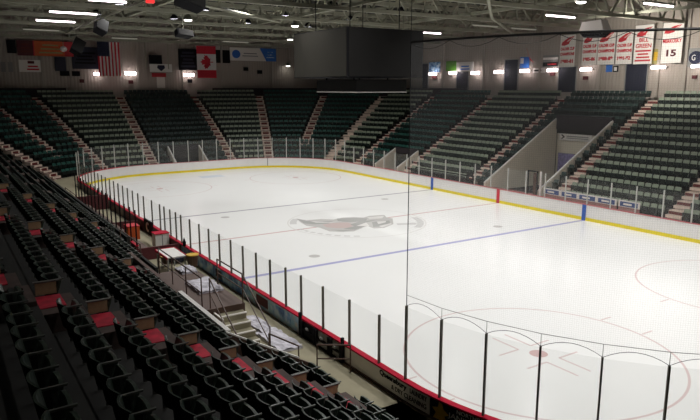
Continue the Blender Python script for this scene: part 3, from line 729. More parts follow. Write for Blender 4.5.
me_dome = MB().lathe([(.10, .42), (.24, .36), (.33, .22), (.34, .04), (.33, .04), (.32, .2), (.22, .33)], 16).mesh('reflector', M['black'])
me_lens = MB().lathe([(.22, .26), (.20, .30), (.12, .31)], 16).mesh('lens', M['bay'])
me_hang = MB().bar((0, 0, .4), (0, 0, 2.9), .03).mesh('hanger', M['steel2'])
me_low = MB().lathe([(.30, .0), (.27, -.06), (.12, -.09)], 16).mesh('low_lens', M['bay']); me_cap = MB().lathe([(.34, 0), (.34, .06), (.2, .3), (.08, .52)], 16).mesh('low_reflector', M['steel2'])
nrow = 0
for iy, y in enumerate((10.2, 3.6, -3.6, -10.2)):
    for ix, x in enumerate((24.4, 16.6, 8.8, 1.0, -6.8, -14.6, -22.4, -28.6)):
        if abs(x-1) < 1 and abs(y) < 4: yy = y*1.35
        else: yy = y
        r = empty('high_bay_light', (x, yy, 14.7))
        tag(r, 'round high bay light, %s row from near side, %s from far end' % (ordn(iy+1), ordn(ix+1)), 'light', 'round high bay lights over the ice')
        link('reflector', me_dome, r); link('lens', me_lens, r); link('hanger', me_hang, r)
        ld = bpy.data.lights.new('high_bay_lamp', 'AREA'); ld.shape = 'DISK'; ld.size = .5; ld.energy = HB_POWER; ld.color = (1, .99, .975); ld.spread = math.radians(150)
        lo = bpy.data.objects.new('high_bay_lamp', ld); col.objects.link(lo); lo.parent = r; lo.location = (0, 0, .19)
# ------------------------------------------------------------------ things on the walls
def onwall(x0, y0, x1, y1, dep=.06, off=.02):
    """world rectangle on the end wall (x<352) or the far side wall: returns origin, width, height, axis"""
    cxp = (x0+x1)/2
    if cxp < 352:
        a = at(x0, (y0+y1)/2, 0, WX-off); b = at(x1, (y0+y1)/2, 0, WX-off); t = at(cxp, y0, 0, WX-off).z; bt = at(cxp, y1, 0, WX-off).z
        return V((WX-off, (a.y+b.y)/2, (t+bt)/2)), abs(a.y-b.y), t-bt, -math.pi/2     # local +x -> -y, local -y normal -> -x
    a = at(x0, (y0+y1)/2, 1, WY+off); b = at(x1, (y0+y1)/2, 1, WY+off); t = at(cxp, y0, 1, WY+off).z; bt = at(cxp, y1, 1, WY+off).z
    return V(((a.x+b.x)/2, WY+off, (t+bt)/2)), abs(a.x-b.x), t-bt, math.pi
# local frame of wall things: x to the right as seen, z up, the viewer on the -y side... rotated so that -y faces the hall
def wall_thing(name, rect, label, cat, base, group=None, dep=.06, off=.08, draw=None, basename='panel'):
    o, wd, h, rz = onwall(*rect, off=off)
    r = empty(name, o, rz); tag(r, label, cat, group)
    MB().box(-wd/2, wd/2, 0, dep, -h/2, h/2).build(basename, M[base], r)
    if draw: draw(r, wd, h)
    if off > .15: MB().box(-.05, .05, dep, off-.02, h/2-.1, h/2).build('wall_bracket', M['grey'], r)
    return r
def patch(r, x0, x1, z0, z1, m, name='printed_area', t=.012, y=0): return MB().box(x0, x1, y-t, y, z0, z1).build(name, M[m], r)
def wtext(r, txt, x, z, wd, h, m, y=-.006, bold=0):
    me = fit_text(textmesh(txt, .5, ext=.003, bold=bold), wd, h); me.materials.append(M[m])
    for v in me.vertices: v.co = (v.co.x+x, y-v.co.z-.006, v.co.y+z)
    return link('lettering', me, r)
def lines(r, x0, x1, z0, z1, n, m, name='lettering_line', fill=.5):
    mb = MB(); hh = (z1-z0)/n
    for i in range(n): ins = (x1-x0)*.08*((i*7) % 3); mb.box(x0+ins, x1-ins, -.014, 0, z0+hh*(i+.5-fill/2), z0+hh*(i+.5+fill/2))
    return mb.build(name, M[m], r)
def wing(r, wd, zc, h, m='red'):
    s = wd*.42; mb = MB()
    poly = [(-s, -.45*h), (-.5*s, -.5*h), (.15*s, -.35*h), (.3*s, -.1*h), (s, .45*h), (.1*s, .32*h), (-.5*s, .05*h), (-.9*s, -.15*h)]
    mb.prism(poly, lambda u, v: (u, 0, v+zc), lambda u, v: (u, -.012, v+zc)); mb.build('emblem', M[m], r)
    mb = MB()
    for q in range(3): mb.prism([(-.2*s+q*.25*s, -.12*h+q*.1*h), (.1*s+q*.25*s, -.05*h+q*.1*h), (.45*s+q*.15*s, .18*h+q*.08*h), (0+q*.2*s, .0*h+q*.1*h)], lambda u, v: (u, -.012, v+zc), lambda u, v: (u, -.02, v+zc))
    mb.build('emblem_feather', M['offwhite'], r)
for k, (rc, yr, lb) in enumerate([((560, 35, 575, 67), '1980-81', 'first'), ((582.5, 32, 597, 65), '1985-86', 'second'), ((598, 31, 615, 64.5), '1988-89', 'third'), ((616.5, 31, 632.5, 64), '1991-92', 'fourth')]):
    def dr(r, wd, h, yr=yr):
        wing(r, wd, h*.32, h*.30); wtext(r, 'CALDER CUP', 0, h*.07, wd*.92, h*.10, 'red', bold=.03); wtext(r, 'CHAMPIONS', 0, -h*.09, wd*.94, h*.10, 'red', bold=.03); wtext(r, yr, 0, -h*.32, wd*.82, h*.12, 'red', bold=.03)
        MB().tube([(-wd/2-.1, .03, h/2), (wd/2+.1, .03, h/2)], .03, 6).build('hanging_bar', M['steel2'], r)
    wall_thing('championship_banner', rc, 'white banner with red lettering reading Calder Cup Champions %s' % yr, 'banner', 'offwhite', 'white championship banners', draw=dr, off=.5, basename='cloth', dep=.02)
def dr(r, wd, h):
    wing(r, wd, h*.33, h*.26); wtext(r, 'BILL', 0, h*.12, wd*.5, h*.10, 'red', bold=.015); wtext(r, 'GREEN', 0, -h*.03, wd*.85, h*.11, 'red', bold=.015); lines(r, -wd*.42, wd*.42, -h*.45, -h*.12, 4, 'red')
    MB().tube([(-wd/2-.1, .03, h/2), (wd/2+.1, .03, h/2)], .03, 6).build('hanging_bar', M['steel2'], r)
wall_thing('honour_banner', (634.5, 25, 653, 64), 'white banner with large red emblem and the most red lettering', 'banner', 'offwhite', draw=dr, off=.5, basename='cloth', dep=.02)
def dr(r, wd, h):
    wing(r, wd, h*.34, h*.22); wtext(r, 'MERKOSKY', 0, h*.05, wd*.92, h*.10, 'red', bold=.02); wtext(r, '15', 0, -h*.25, wd*.48, h*.17, 'maroon', bold=.02)
    MB().tube([(-wd/2-.1, .03, h/2), (wd/2+.1, .03, h/2)], .03, 6).build('hanging_bar', M['steel2'], r)
wall_thing('retired_number_banner', (662, 22.5, 682.5, 63), 'rightmost white banner, a single name above the number 15', 'banner', 'offwhite', draw=dr, off=.5, basename='cloth', dep=.02)
def dr(r, wd, h):
    mb = MB(); mb.prism([(wd*.18*0+wd*.42*math.cos(a), h*.34*math.sin(a)) for a in [i*math.pi/12 for i in range(24)]], lambda u, v: (u, 0, v), lambda u, v: (u, -.012, v)); mb.build('logo_oval', M['flagblue'], r); wtext(r, 'G', -wd*.12, 0, wd*.22, h*.3, 'offwhite', -.013)
wall_thing('wall_sign', (687.5, 48, 704, 67), 'grey wall sign with a dark blue oval at right edge', 'sign', 'grey', draw=dr)
wall_thing('wall_sign', (651.5, 49, 660.5, 64), 'small olive and green sign left of the number 15 banner', 'sign', 'olive', draw=lambda r, w_, h: patch(r, -w_*.25, w_*.25, -h*.25, h*.3, 'yellow'))
def dr(r, w_, h): patch(r, -w_/2, w_/2, h*.12, h*.3, 'offwhite'); patch(r, -w_/2, w_/2, -h*.45, -h*.1, 'black'); lines(r, -w_*.2, w_*.4, -h*.38, -h*.16, 1, 'red')
wall_thing('wall_sign', (543, 55, 558, 67), 'grey and black striped wall sign left of the first red-lettered banner', 'sign', 'grey', draw=dr)
wall_thing('wall_sign', (520, 57, 529, 68), 'blue and white sign behind the leaning red flag', 'sign', 'blue', draw=lambda r, w_, h: patch(r, -w_*.45, -w_*.1, -h*.1, h*.4, 'offwhite'))
wall_thing('wall_sign', (429, 62, 440, 72), 'dull blue sign right of the scoreboard, leftmost of three in a row', 'sign', 'ad_blue')
wall_thing('wall_sign', (446, 61, 456, 71), 'bright green square sign right of the scoreboard', 'sign', 'green')
wall_thing('wall_sign', (456.5, 62, 473, 72), 'white sign with grey lettering beside the bright green one', 'sign', 'white', draw=lambda r, w_, h: lines(r, -w_*.25, w_*.3, -h*.35, h*.2, 2, 'blue'))
wall_thing('wall_screen', (606, 65, 612, 72), 'small bright blue screen below the white banners', 'screen', 'blue')
wall_thing('wall_screen', (613, 66, 618, 72), 'small black and white panel beside the blue screen', 'sign', 'black', draw=lambda r, w_, h: patch(r, -w_*.3, w_*.3, -h*.3, h*.3, 'white'))
wall_thing('wall_sign', (533, 68, 545, 73), 'narrow pale sign strip under the roof flag bracket', 'sign', 'offwhite', draw=lambda r, w_, h: lines(r, -w_*.4, w_*.2, -h*.3, h*.3, 1, 'black'))
for k, (rc, lab) in enumerate([((423, 64, 428.5, 88), 'narrow dark doorway just right of scoreboard'), ((457, 72, 468.5, 91), 'dark doorway under the white sign'), ((505, 60, 518, 91), 'dark doorway left of the leaning red flag'), ((559, 67, 576, 92), 'dark doorway under the leftmost championship banner'), ((626, 64, 647, 92), 'large dark doorway under the banner with most lettering')]):
    o, wd, h, rz = onwall(*rc, off=.0)
    r = MB().box(-wd/2, wd/2, -.06, .02, -h/2, h/2).build('door_%d' % (k+2), M['navy'], None, o); r.rotation_euler[2] = rz; struct(r)
    MB().box(-wd/2-.1, -wd/2, -.1, .02, -h/2, h/2).box(wd/2, wd/2+.1, -.1, .02, -h/2, h/2).box(-wd/2-.1, wd/2+.1, -.1, .02, h/2, h/2+.1).build('door_frame', M['grey'], r)
# left wall things
def dr(r, wd, h):
    patch(r, -wd/2, -wd*.22, -h/2, h/2, 'maroon'); lines(r, -wd*.45, -wd*.27, -h*.35, h*.35, 3, 'carpet'); patch(r, wd*.36, wd*.5, -h/2, h/2, 'red', y=-.002)
    patch(r, -wd*.2, wd*.34, -h*.5, h*.5, 'orange', t=.010); lines(r, -wd*.12, wd*.30, -h*.4, h*.35, 3, 'olive', fill=.4); wtext(r, '', 0, 0, 1, 1, 'red') if False else None
wall_thing('long_banner', (17, 41, 73, 56), 'long maroon and orange-red banner high on the left end wall', 'banner', 'red', draw=dr, off=.4, dep=.02, basename='cloth')
wall_thing('wall_speaker', (7, 40, 16, 53), 'dark box on the wall left of the orange-red banner', 'speaker', 'black', dep=.3, off=.35)
wall_thing('wall_sign', (19, 60, 41, 72), 'pale sign with dark red heading under the orange-red banner', 'sign', 'offwhite', draw=lambda r, w_, h: (patch(r, -w_*.1, w_*.2, h*.2, h*.42, 'maroon'), lines(r, -w_*.15, w_*.4, -h*.4, h*.1, 2, 'red')))
wall_thing('wall_sign', (1, 62, 13, 72), 'faded grey sign at the left edge of the end wall', 'sign', 'grey')
wall_thing('dark_screen', (72, 47, 101, 69), 'large dark scoreboard panel beside the striped flag', 'screen', 'navy', dep=.2, off=.3, draw=lambda r, w_, h: lines(r, -w_*.42, w_*.3, -h*.3, h*.3, 4, 'black'))
wall_thing('dark_screen', (55, 57, 66, 71), 'small navy panel left of the large dark one', 'screen', 'navy', dep=.2, off=.3)
wall_thing('wall_panel', (60, 71, 80, 76), 'narrow black control panel under the navy panels', 'panel', 'black')
def flag_mesh(wd, h, nx=24, amp=.10):
    pass
def us_flag(r, wd, h):
    # hung with the canton at the upper left, stripes vertical
    n = 13
    for i in range(n):
        x0 = -wd/2+wd*i/n; x1 = x0+wd/n; dy = -.06*math.sin(i*1.9); zt = h/2 if i >= 7 else h/2-h*.42
        if i < 7: zt = h/2-h*.42
        MB().hexa([(x0, dy, -h/2-.05*math.sin(i)), (x1, -.06*math.sin((i+1)*1.9), -h/2-.05*math.sin(i+1)), (x1, -.06*math.sin((i+1)*1.9)+.02, -h/2-.05*math.sin(i+1)), (x0, dy+.02, -h/2-.05*math.sin(i)), (x0, dy, zt), (x1, -.06*math.sin((i+1)*1.9), zt), (x1, -.06*math.sin((i+1)*1.9)+.02, zt), (x0, dy+.02, zt)]).build('stripe', M['flagred' if i % 2 == 0 else 'flagwhite'], r)
    xm = -wd/2+wd*7/n
    MB().box(-wd/2, xm, -.02, .02, h/2-h*.42, h/2).build('canton', M['flagblue'], r)
    mb = MB()
    for a in range(5):
        for b in range(6): mb.box(-wd/2+(xm+wd/2)*(a+.5)/5-.02, -wd/2+(xm+wd/2)*(a+.5)/5+.02, -.03, -.02, h/2-h*.42*(b+.5)/6-.02, h/2-h*.42*(b+.5)/6+.02)
    mb.build('stars', M['grey'], r)
    MB().tube([(-wd/2-.15, 0, h/2+.03), (wd/2+.15, 0, h/2+.03)], .04, 6).build('pole', M['grey'], r)
o, wd, h, rz = onwall(98, 42, 120, 76, off=2.2); r = empty('striped_flag', o, rz); tag(r, 'red and white striped flag with dark blue canton on left end wall', 'flag'); MB().box(-.04, .04, 0, 2.16, h/2, h/2+.08).build('wall_bracket', M['grey'], r); us_flag(r, wd, h)
o, wd, h, rz = onwall(197, 46, 216, 78, off=2.2); r = empty('maple_leaf_flag', o, rz); tag(r, 'red and white maple leaf flag hanging vertically on the end wall', 'flag'); MB().box(-.04, .04, 0, 2.16, h/2, h/2+.08).build('wall_bracket', M['grey'], r)
MB().box(-wd/2, wd/2, -.01, .02, h*.25, h/2).build('red_band', M['flagred'], r); MB().box(-wd/2, wd/2, -.01, .02, -h/2, -h*.25).build('red_band', M['flagred'], r); MB().box(-wd/2, wd/2, -.01, .02, -h*.25, h*.25).build('white_band', M['flagwhite'], r)
leaf = [(0, .5), (.09, .33), (.2, .38), (.16, .14), (.32, .24), (.36, .14), (.5, .16), (.44, .03), (.48, -.03), (.24, -.22), (.27, -.30), (.03, -.26), (.03, -.5), (-.03, -.5), (-.03, -.26)]
leaf = leaf[:13]+[(-x, z) for x, z in leaf[12:0:-1]]
MB().prism(leaf, lambda u, v: (-v*h*.44, -.01, u*h*.44), lambda u, v: (-v*h*.44, -.022, u*h*.44)).build('maple_leaf', M['flagred'], r)
MB().tube([(-wd/2-.15, 0, h/2+.03), (wd/2+.15, 0, h/2+.03)], .04, 6).build('pole', M['grey'], r)
wall_thing('dark_screen', (179, 49, 197, 70), 'dark scoreboard panel immediately left of the maple leaf flag', 'screen', 'black', dep=.2, off=.3, draw=lambda r, w_, h: lines(r, -w_*.4, w_*.4, -h*.4, h*.4, 5, 'navy', fill=.6))
def dr(r, wd, h):
    MB().prism([(wd*.14, h/2), (wd/2, h/2), (wd/2, -h/2), (wd*.28, -h/2)], lambda u, v: (u, 0, v), lambda u, v: (u, -.012, v)).build('blue_area', M['blue'], r)
    mb = MB(); mb.prism([(-wd*.37+.6*math.cos(a), .55*math.sin(a)) for a in [i*math.pi/8 for i in range(16)]], lambda u, v: (u, 0, v), lambda u, v: (u, -.012, v)); mb.build('round_logo', M['blue'], r)
    lines(r, -wd*.24, wd*.10, -h*.22, h*.16, 2, 'grey', fill=.35); lines(r, wd*.28, wd*.46, -h*.3, h*.3, 3, 'ad_blue', fill=.35)
wall_thing('long_banner', (230, 48, 276, 61), 'long white and blue banner with a round blue logo on end wall', 'banner', 'offwhite', draw=dr, off=.4, dep=.02, basename='cloth')
wall_thing('dark_curtain', (215, 50, 230, 63), 'grey dark box between the maple leaf flag and blue-white banner', 'box', 'charcoal')
def dr(r, wd, h):
    MB().prism([(-wd*.15, h*.35), (wd*.15, h*.35), (wd*.18, 0), (0, -h*.4), (-wd*.18, 0)], lambda u, v: (u, 0, v), lambda u, v: (u, -.012, v)).build('emblem', M['flagblue'], r)
wall_thing('hanging_sign', (150, 64, 172, 72), 'white hanging sign with a dark shield emblem, between two flags', 'sign', 'white', draw=dr, off=1.2)
wall_thing('wall_sign', (152, 73, 166, 77), 'narrow red sign strip under the white shield sign', 'sign', 'red', off=1.2)
wall_thing('wall_box', (150, 55, 162, 64), 'dark machinery box above the white shield sign', 'box', 'black', dep=.5, off=1.3)
wall_thing('wall_box', (157, 77, 165, 88), 'pale notice board under the narrow red strip', 'board', 'offwhite')
for px, lab in ((145.5, 'left'), (168, 'right')):
    o = at(px, 56, 0, WX-1.5); r = MB().tube([(0, 0, -1.6), (0, 0, 17.5-o.z)], .06, 6).build('hanging_pole', M['steel'], None, o); tag(r, 'pale upright pole beside the white shield sign, %s one' % lab, 'pole', 'poles by the shield sign')
# small dark loudspeakers low on the walls
for k, (px, py) in enumerate([(82, 81), (131, 82), (246, 69), (260, 72), (190, 81), (585, 78), (552, 74), (694, 77), (434, 77)]):
    wall_thing('wall_speaker', (px-2.2, py-1.8, px+2.2, py+1.8), 'small dark box on the wall, %s of the small boxes from the left' % ordn([1, 2, 4, 5, 3, 8, 7, 9, 6][k]), 'speaker', 'maroon' if k > 4 or k < 2 else 'black', 'small dark wall boxes', dep=.15, off=.2)
# bright wall lamps
WLM = [(94, 101.5, 74), (125, 136, 73.5), (184, 194, 75), (429, 436, 74), (449, 456, 73), (471, 479, 73), (494, 503, 72), (520, 529, 71), (547, 557, 70.3), (580, 591, 69.5), (651, 665, 67.5), (691, 703, 66.3)]
for k, (x0, x1, y) in enumerate(WLM):
    rr_ = wall_thing('wall_light', (x0, y-1.5, x1, y+1.3), 'glowing strip light on the back wall, %s from the left' % ordn(k+1), 'light', 'walllamp', 'glowing strip lights on the back walls', dep=.10, off=.55, basename='diffuser')
    o, wd, h, rz = onwall(x0, y-1.5, x1, y+1.3); MB().box(-wd/2, wd/2, .10, .50, -.05, .05).build('bracket', M['grey'], rr_)
# spotlights / ceiling fixtures hung under the roof
def hung_box(p, ax, v, size, rot, label, m='black', name='hanging_speaker', cat='speaker'):
    o = at(*p, ax, v); r = empty(name, o); tag(r, label, cat); a, b, c_ = size
    mb = MB(); mb.hexa([(-a, -b, -c_), (a*.7, -b*.8, -c_), (a*.7, b*.8, -c_), (-a, b, -c_), (-a, -b, c_), (a*.7, -b*.8, c_), (a*.7, b*.8, c_), (-a, b, c_)])
    q = mb.build('cabinet', M[m], r); q.rotation_euler = rot
    g = MB().box(-a-.03, -a, -b*.9, b*.9, -c_*.9, c_*.9).build('grille', M['charcoal'], r); g.rotation_euler = rot
    MB().tube([(0, 0, c_*.6), (0, 0, max(.8, 17.5-o.z))], .04, 5).build('bracket', M['steel2'], r)
    return r
hung_box((100, 27), 2, 13.0, (.36, .45, .55), (.5, .5, .4), 'dark tilted loudspeaker hanging at upper left')
hung_box((188, 0), 2, 12.8, (.35, .75, .4), (.3, .4, .2), 'dark loudspeaker cut by the top edge left of centre')
hung_box((183, 34), 2, 12.9, (.4, .75, .25), (.1, .3, .3), 'dark flat loudspeaker above the maple leaf flag')
hung_box((77, 47), 2, 12.3, (.4, .5, .7), (.6, .4, .3), 'dark diamond shaped loudspeaker above the large dark panel')
a_ = at(583, 22, 1, -20); b_ = at(607, 37, 1, -20); w_ = abs(a_.x-b_.x)/2; h_ = a_.z-b_.z
r = empty('hanging_floodlight', ((a_.x+b_.x)/2, -20, b_.z)); tag(r, 'large pale-topped floodlight hanging before the white banners', 'light')
MB().hexa([(-w_, -.5, h_*.42), (w_, -.5, h_*.30), (w_, .5, h_*.30), (-w_, .5, h_*.42), (-w_*.7, -.4, h_), (w_*.8, -.4, h_*.95), (w_*.8, .4, h_*.95), (-w_*.7, .4, h_)]).build('hood', M['offwhite'], r)
MB().hexa([(-w_*.6, -.4, 0), (w_*.6, -.4, .05), (w_*.6, .4, .05), (-w_*.6, .4, 0), (-w_, -.5, h_*.28), (w_, -.5, h_*.42), (w_, .5, h_*.42), (-w_, .5, h_*.28)]).build('lamp_body', M['black'], r)
ld = bpy.data.lights.new('banner_fill_light', 'AREA'); ld.shape = 'RECTANGLE'; ld.size = 1.6; ld.size_y = .6; ld.energy = 420; ld.color = (1, .95, .88); ld.spread = math.radians(110)  # fill light added at the floodlight to brighten the wall banners
lo = bpy.data.objects.new('banner_fill_light', ld); col.objects.link(lo); lo.parent = r; lo.location = (0, -.62, h_*.2); lo.rotation_euler = (math.radians(-84), 0, 0)
MB().tube([(0, 0, h_), (0, 0, 17.5-b_.z)], .04, 5).build('bracket', M['steel2'], r)
r = hung_box((408, 42), 1, -14.0, (.6, .5, .35), (0, .5, 1.2), 'dark floodlight with white face just right of the scoreboard', 'black', 'hanging_floodlight', 'light')
o = at(403, 39.5, 1, -12.0); q = empty('lamp_shade', o); tag(q, 'small white lit reflector above the dark floodlight', 'light'); MB().prism([(-.42, -.18), (.30, -.10), (.42, .20), (-.25, .22)], lambda u, v: (-u, .05, v), lambda u, v: (-u, .0, v)).build('reflector_plate', M['white'], q); MB().tube([(0, 0, .2), (0, 0, 3.5)], .03, 5).build('hanger', M['steel2'], q)
o = at(63.5, 49, 0, 40); q = empty('round_lamp', o); tag(q, 'small round pale lamp hanging before the red banner', 'light'); MB().lathe([(.05, .3), (.28, .2), (.36, 0), (.28, -.2), (.05, -.3)], 12).build('globe', M['white'], q); MB().tube([(0, 0, .3), (0, 0, 17.6-o.z)], .03, 5).build('hanger', M['steel2'], q)
o = at(150, 1, 2, 13.2); q = empty('red_lamp', o); tag(q, 'small glowing red lamp at the top edge left of centre', 'light'); MB().box(-.1, .1, -.2, .2, -.1, .1).build('lens', M['redlamp'], q); MB().box(-.12, .12, -.34, .34, .18, .24).bar((0, 0, .2), (0, 0, 1.2), .03).build('bracket', M['steel2'], q)
# round lamps in view outside the rink grid
for k, (px, py, lab) in enumerate([(188, 20, 'small round lamp glowing under the roof left of centre'), (290, 39.5, 'round lamp glowing just left of the scoreboard'), (295, 26, 'oval lamp glowing above the left edge of the scoreboard'), (288, 66, 'tiny round lamp on the end wall left of scoreboard'), (581, 2, 'bright lamp cut by the top edge above the banners')]):
    o = at(px, py, 2, 13.7) if k != 3 else at(px, py, 0, WX-.8)
    q = empty('round_ceiling_lamp', o); tag(q, lab, 'light'); link('lens', me_low, q); link('reflector', me_cap, q); link('hanger', me_hang, q)
# leaning flag
o = at(531.5, 66, 1, WY+.25); q = empty('leaning_flag', o); tag(q, 'dark red flag on a leaning pole in front of blue sign', 'flag')
MB().tube([(0, -.22, 0), (0, 0, .02), (.35, .5, 1.9)], .03, 5).build('pole', M['grey'], q); MB().hexa([(.33, .5, 1.85), (.1, .15, .6), (-.5, .2, .3), (-.1, .5, .9), (.33, .53, 1.85), (.1, .18, .6), (-.5, .23, .3), (-.1, .53, .9)]).build('flag_cloth', M['flagred'], q)
# ------------------------------------------------------------------ far side bench area
def adstrip(x0, x1, y, z0, z1, lab):
    r = empty('bench_advert_board', ((x0+x1)/2, y, z0)); tag(r, lab, 'advert board', 'advert boards behind the far boards'); L = abs(x1-x0)
    MB().box(-L/2, L/2, -.04, .04, 0, z1-z0).build('panel', M['offwhite'], r)
    mb = MB(); n = max(1, int(L/1.5)); hh = z1-z0
    for i in range(n): mb.box(-L/2+(i+.08)*L/n, -L/2+(i+.92)*L/n, .03, .05, hh*.12, hh*.88)
    mb.build('blue_block', M['flagblue2'], r)
    mb = MB()
    for i in range(n): mb.box(-L/2+(i+.35)*L/n, -L/2+(i+.75)*L/n, .05, .06, hh*.35, hh*.65)
    mb.build('lettering_block', M['offwhite'], r); MB().box(-L/2, L/2, -.05, .05, hh, hh+.03).build('edge_trim', M['white'], r)
    MB().box(-L/2, L/2, -.03, .03, -(z0-.12), 0).build('base_panel', M['farfloor'], r)
a = at(544, 188, 1, -14.6); b = at(617, 199.5, 1, -14.6)
adstrip(a.x, b.x, -14.6, a.z-.40, a.z, 'long dark blue advert board with pale lettering below the big entrance')
a = at(619, 200, 1, -14.6); b = at(640, 204, 1, -14.6)
adstrip(a.x, b.x, -14.6, a.z-.40, a.z, 'short advert board right of the long dark blue one')
r = empty('players_bench', (11, -15.2, .12)); tag(r, 'long bench with dark rail behind the far boards near blue mark', 'bench')
a = at(416, 166, 1, -14.8); b = at(473, 178, 1, -14.8); L0 = b.x-11; L1 = a.x-11; zt = (a.z+b.z)/2-.12
MB().bar((L0, .4, zt), (L1, .4, zt), .10).bar((L0, .4, 0), (L0, .4, zt), .1).bar((L1, .4, 0), (L1, .4, zt), .1).build('rail', M['black'], r)
MB().box(L0, L1, -.2, .2, .42, .47).build('seat_board', M['grey'], r)
MB().box(L0, L1, .37, .40, .25, zt-.25).build('back_panel', M['charcoal'], r)
# ------------------------------------------------------------------ near bench area, stair, rails and clutter
zp = 1.7
r = empty('access_stair', (-15.6, 15.5, .5)); tag(r, 'short pale stair down from the bench platform to the walkway', 'stairs')
MB().box(0, 5.0, -.75, .7, 0, zp-.5).build('platform', M['brown'], r)
mb = MB(); nm = MB()
ns = 6
for i in range(ns):
    z1 = (zp-.5)*(1-(i+1)/(ns+0.0)); mb.box(-.33*(i+1), -.33*i, -.65, .28, 0, max(z1, .03)); nm.box(-.33*(i+1)-.01, -.33*(i+1)+.06, -.66, .29, max(z1, .03)-.03, max(z1, .03)+.008)
mb.build('step', M['walkway'], r); nm.build('step_nosing', M['offwhite'], r)
MB().box(-.75, -.02, .29, .35, 0, zp-.62).build('side_panel', M['offwhite'], r)
def rail(pts_posts, heights, label, group='brown handrails by the near walkway', mid=True, m='brown'):
    b0 = V(pts_posts[0]); r = empty('handrail', b0); tag(r, label, 'handrail', group)
    tops = []
    for p in pts_posts:
        q = V(p)-b0; MB().tube([tuple(q), tuple(q+V((0, 0, heights)))], .022, 6).build('rail_post', M[m], r); tops.append(q+V((0, 0, heights)))
    MB().tube([tuple(t) for t in tops], .025, 6).build('top_rail', M[m], r)
    if mid: MB().tube([tuple(t-V((0, 0, heights*.5))) for t in tops], .02, 6).build('middle_rail', M[m], r)
rail([(-10.7, 16.1, zp), (-12.3, 16.1, zp), (-13.8, 16.1, zp), (-15.3, 16.1, zp)], 1.0, 'brown handrail along the stand side of the bench platform')
rail([(-15.5, 15.9, zp), (-17.7, 15.92, .5)], 1.0, 'brown sloping handrail beside the short pale stair, stand side')
rail([(-13.4, 14.82, zp), (-15.6, 14.82, zp), (-17.6, 14.82, .5)], 1.0, 'brown sloping handrail beside the short pale stair, ice side')
rail([(-17.9, 15.0, .5), (-19.2, 14.7, .5)], .95, 'brown handrail standing on the walkway before the dark gates')
rail([(-19.2, 14.1, .5), (-19.75, 13.3, .5)], .85, 'brown rail frame jutting from the boards right of the gates')
rail([(-17.6, 16.9, .5), (-19.0, 16.7, .5), (-20.3, 16.3, .5)], .95, 'brown handrail at the foot of the cut-out stand wall')
rail([(-8.5, 16.2, .5), (-6.9, 16.2, .5), (-5.2, 16.2, .5)], 1.9, 'tall brown handrail between the near stand and team bench')
rail([(12.5, 15.0, .5), (14.5, 15.0, .5), (16.5, 15.0, .5)], .9, 'short brown rail at the far left end of near walkway')
# team bench enclosure
r = empty('team_bench_enclosure', (2, 14.6, .5)); tag(r, 'dark red walled team bench enclosure behind the near boards', 'bench')
MB().box(-6, 9, .55, .65, 0, .75).box(8.9, 9.0, -1.4, .65, 0, 1.0).box(-6, -5.9, -1.4, .55, 0, .6).box(1.4, 1.5, -1.4, .55, 0, .5).build('enclosure_wall', M['maroon'], r)
MB().box(-5.8, 1.3, -.1, .3, .4, .46).box(1.6, 8.8, -.1, .3, .4, .46).build('bench_seat', M['brown'], r)
for i in range(16): MB().box(-6+i*1.0-.025, -6+i*1.0+.025, .57, .63, .75, 2.5).build('screen_post', M['black'], r)
MB().box(-6, 9, .59, .61, .80, 2.4).build('glass_screen', M['glass'], r)
MB().box(-6.05, 9.05, .53, .67, .75, .80).build('top_trim', M['redcap'], r)
def item(name, px, py, z, fn, m, label, cat):
    o = at(px, py, 2, z); q = fn(MB()).build(name, M[m] if isinstance(m, str) else [M[k] for k in m], None, o); tag(q, label, cat); return q
r = empty('equipment_table', at(171, 253, 2, 1.35)+V((0, 0, -.85))); tag(r, 'white topped table with red edges beside the near boards', 'table')
MB().box(-.8, .9, -.42, .42, .82, .86).build('table_top', M['white'], r); MB().box(-.84, .94, -.46, -.42, .78, .88).box(-.84, .94, .42, .46, .78, .88).box(.9, .94, -.46, .46, .78, .88).build('edge_trim', M['redcap'], r)
for a in (-.75, .8):
    for b in (-.38, .38): MB().box(a-.03, a+.03, b-.03, b+.03, 0, .82).build('leg', M['grey'], r)
r = empty('white_cabinet', at(161, 246, 2, .6)); tag(r, 'white cabinet with red top edge left of the table', 'cabinet')
MB().box(-.32, .32, -.35, .35, 0, .70).build('body', M['white'], r); MB().box(-.35, .35, -.38, .38, .70, .74).build('top', M['redcap'], r); MB().box(-.33, -.32, -.02, .02, .05, .65).build('door_gap', M['grey'], r)
r = empty('signboard', at(149, 234, 2, 1.0)); tag(r, 'black board with white curved letter C behind the team bench', 'sign')
MB().box(-.75, .75, -.04, .04, 0, .75).build('board', M['black'], r)
mb = MB()
for i in range(9):
    a = math.radians(50+i*29); b = math.radians(50+(i+1)*29)
    mb.hexa([(-.28*math.cos(t)*q, yy, .38+.26*math.sin(t)*q) for yy in (.04, .055) for q, t in ((.62, a), (1, a), (1, b), (.62, b))])
mb.build('letter_mark', M['white'], r)
r = empty('orange_box', at(132, 238, 2, .8)); tag(r, 'orange and red box on the near team bench', 'box'); MB().box(-.5, .3, -.3, .3, 0, .7).build('body', M['orange'], r); MB().box(-.45, -.1, .3, .32, .1, .55).build('label_patch', M['yellow'], r); MB().box(-.52, .32, -.32, .32, .7, .74).build('lid', M['red'], r)
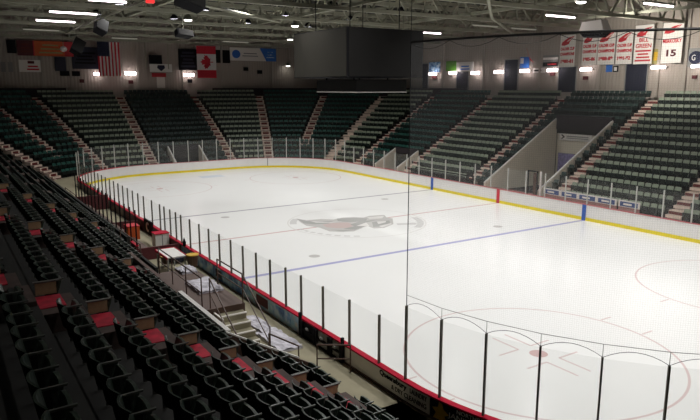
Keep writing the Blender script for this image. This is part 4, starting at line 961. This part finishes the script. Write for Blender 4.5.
def bucket(px, py, z, s, label):
    r = empty('bucket', at(px, py, 2, z)); tag(r, label, 'bucket')
    MB().lathe([(.20*s, 0), (.26*s, .5*s), (.28*s, .5*s), (.28*s, .46*s)], 14).build('body', M['brown'], r); MB().lathe([(.27*s, .5*s), (.27*s, .54*s), (.05, .55*s)], 14).build('lid', M['yellow'], r)
bucket(193, 266, .9, 1.0, 'dark bucket with a yellow lid against the near boards')
bucket(165, 264, .6, .7, 'smaller dark bucket with a yellow lid beside the table')
r = empty('equipment_bag', at(176, 262, 2, .5)); tag(r, 'dark navy bag lying beside the yellow bucket', 'bag'); MB().lathe([(.1, 0), (.42, .08), (.46, .28), (.3, .42), (.08, .46)], 12).build('body', M['navy'], r); MB().tube([(-.25, 0, .4), (-.1, 0, .58), (.1, 0, .58), (.25, 0, .4)], .025, 5).build('strap', M['black'], r)
def sheet(px, py, z, lx, ly, label, rz=0):
    mb = MB(); nx, ny = 10, 6; random.seed(int(px))
    hs = [[random.random()*.10 for _ in range(ny+1)] for _ in range(nx+1)]
    for i in range(nx+1):
        for j in range(ny+1): mb.v.append((lx*(i/nx-.5), ly*(j/ny-.5), .05+hs[i][j]))
    for i in range(nx):
        for j in range(ny): a = i*(ny+1)+j; mb.f.append((a, a+ny+1, a+ny+2, a+1)); mb.mi.append(0)
    o_ = len(mb.v)
    mb.box(-lx/2, lx/2, -ly/2, ly/2, 0, .06)
    q = mb.build('plastic_sheet', M['paper'], None, at(px, py, 2, z)); q.rotation_euler[2] = rz; tag(q, label, 'sheet', 'crumpled white sheets by the near boards')
sheet(204, 287, zp, 1.5, .9, 'crumpled white sheet on the bench platform beside the stair')
sheet(186, 271, zp, .9, .6, 'small crumpled white sheet near the yellow bucket')
sheet(278, 341, .5, 1.9, .8, 'large white and blue sheet on the walkway below the stair')
sheet(258, 326, .5, 1.6, .5, 'narrow white sheet between the stair and the near boards')
r = empty('water_bottle', at(184.5, 247, 1, 13.1)); r.location.z = 1.1; tag(r, 'black bottle standing on the red cap of near boards', 'bottle'); MB().lathe([(.07, 0), (.08, .2), (.05, .28), (.03, .36)], 10).build('body', M['black'], r); MB().lathe([(.03, .36), (.03, .42)], 8).build('cap', M['grey'], r)
# loose seats at right of the nearest aisle are part of the bottom row
print('objects', len(bpy.data.objects), 'crowd seats', len(stuffV))
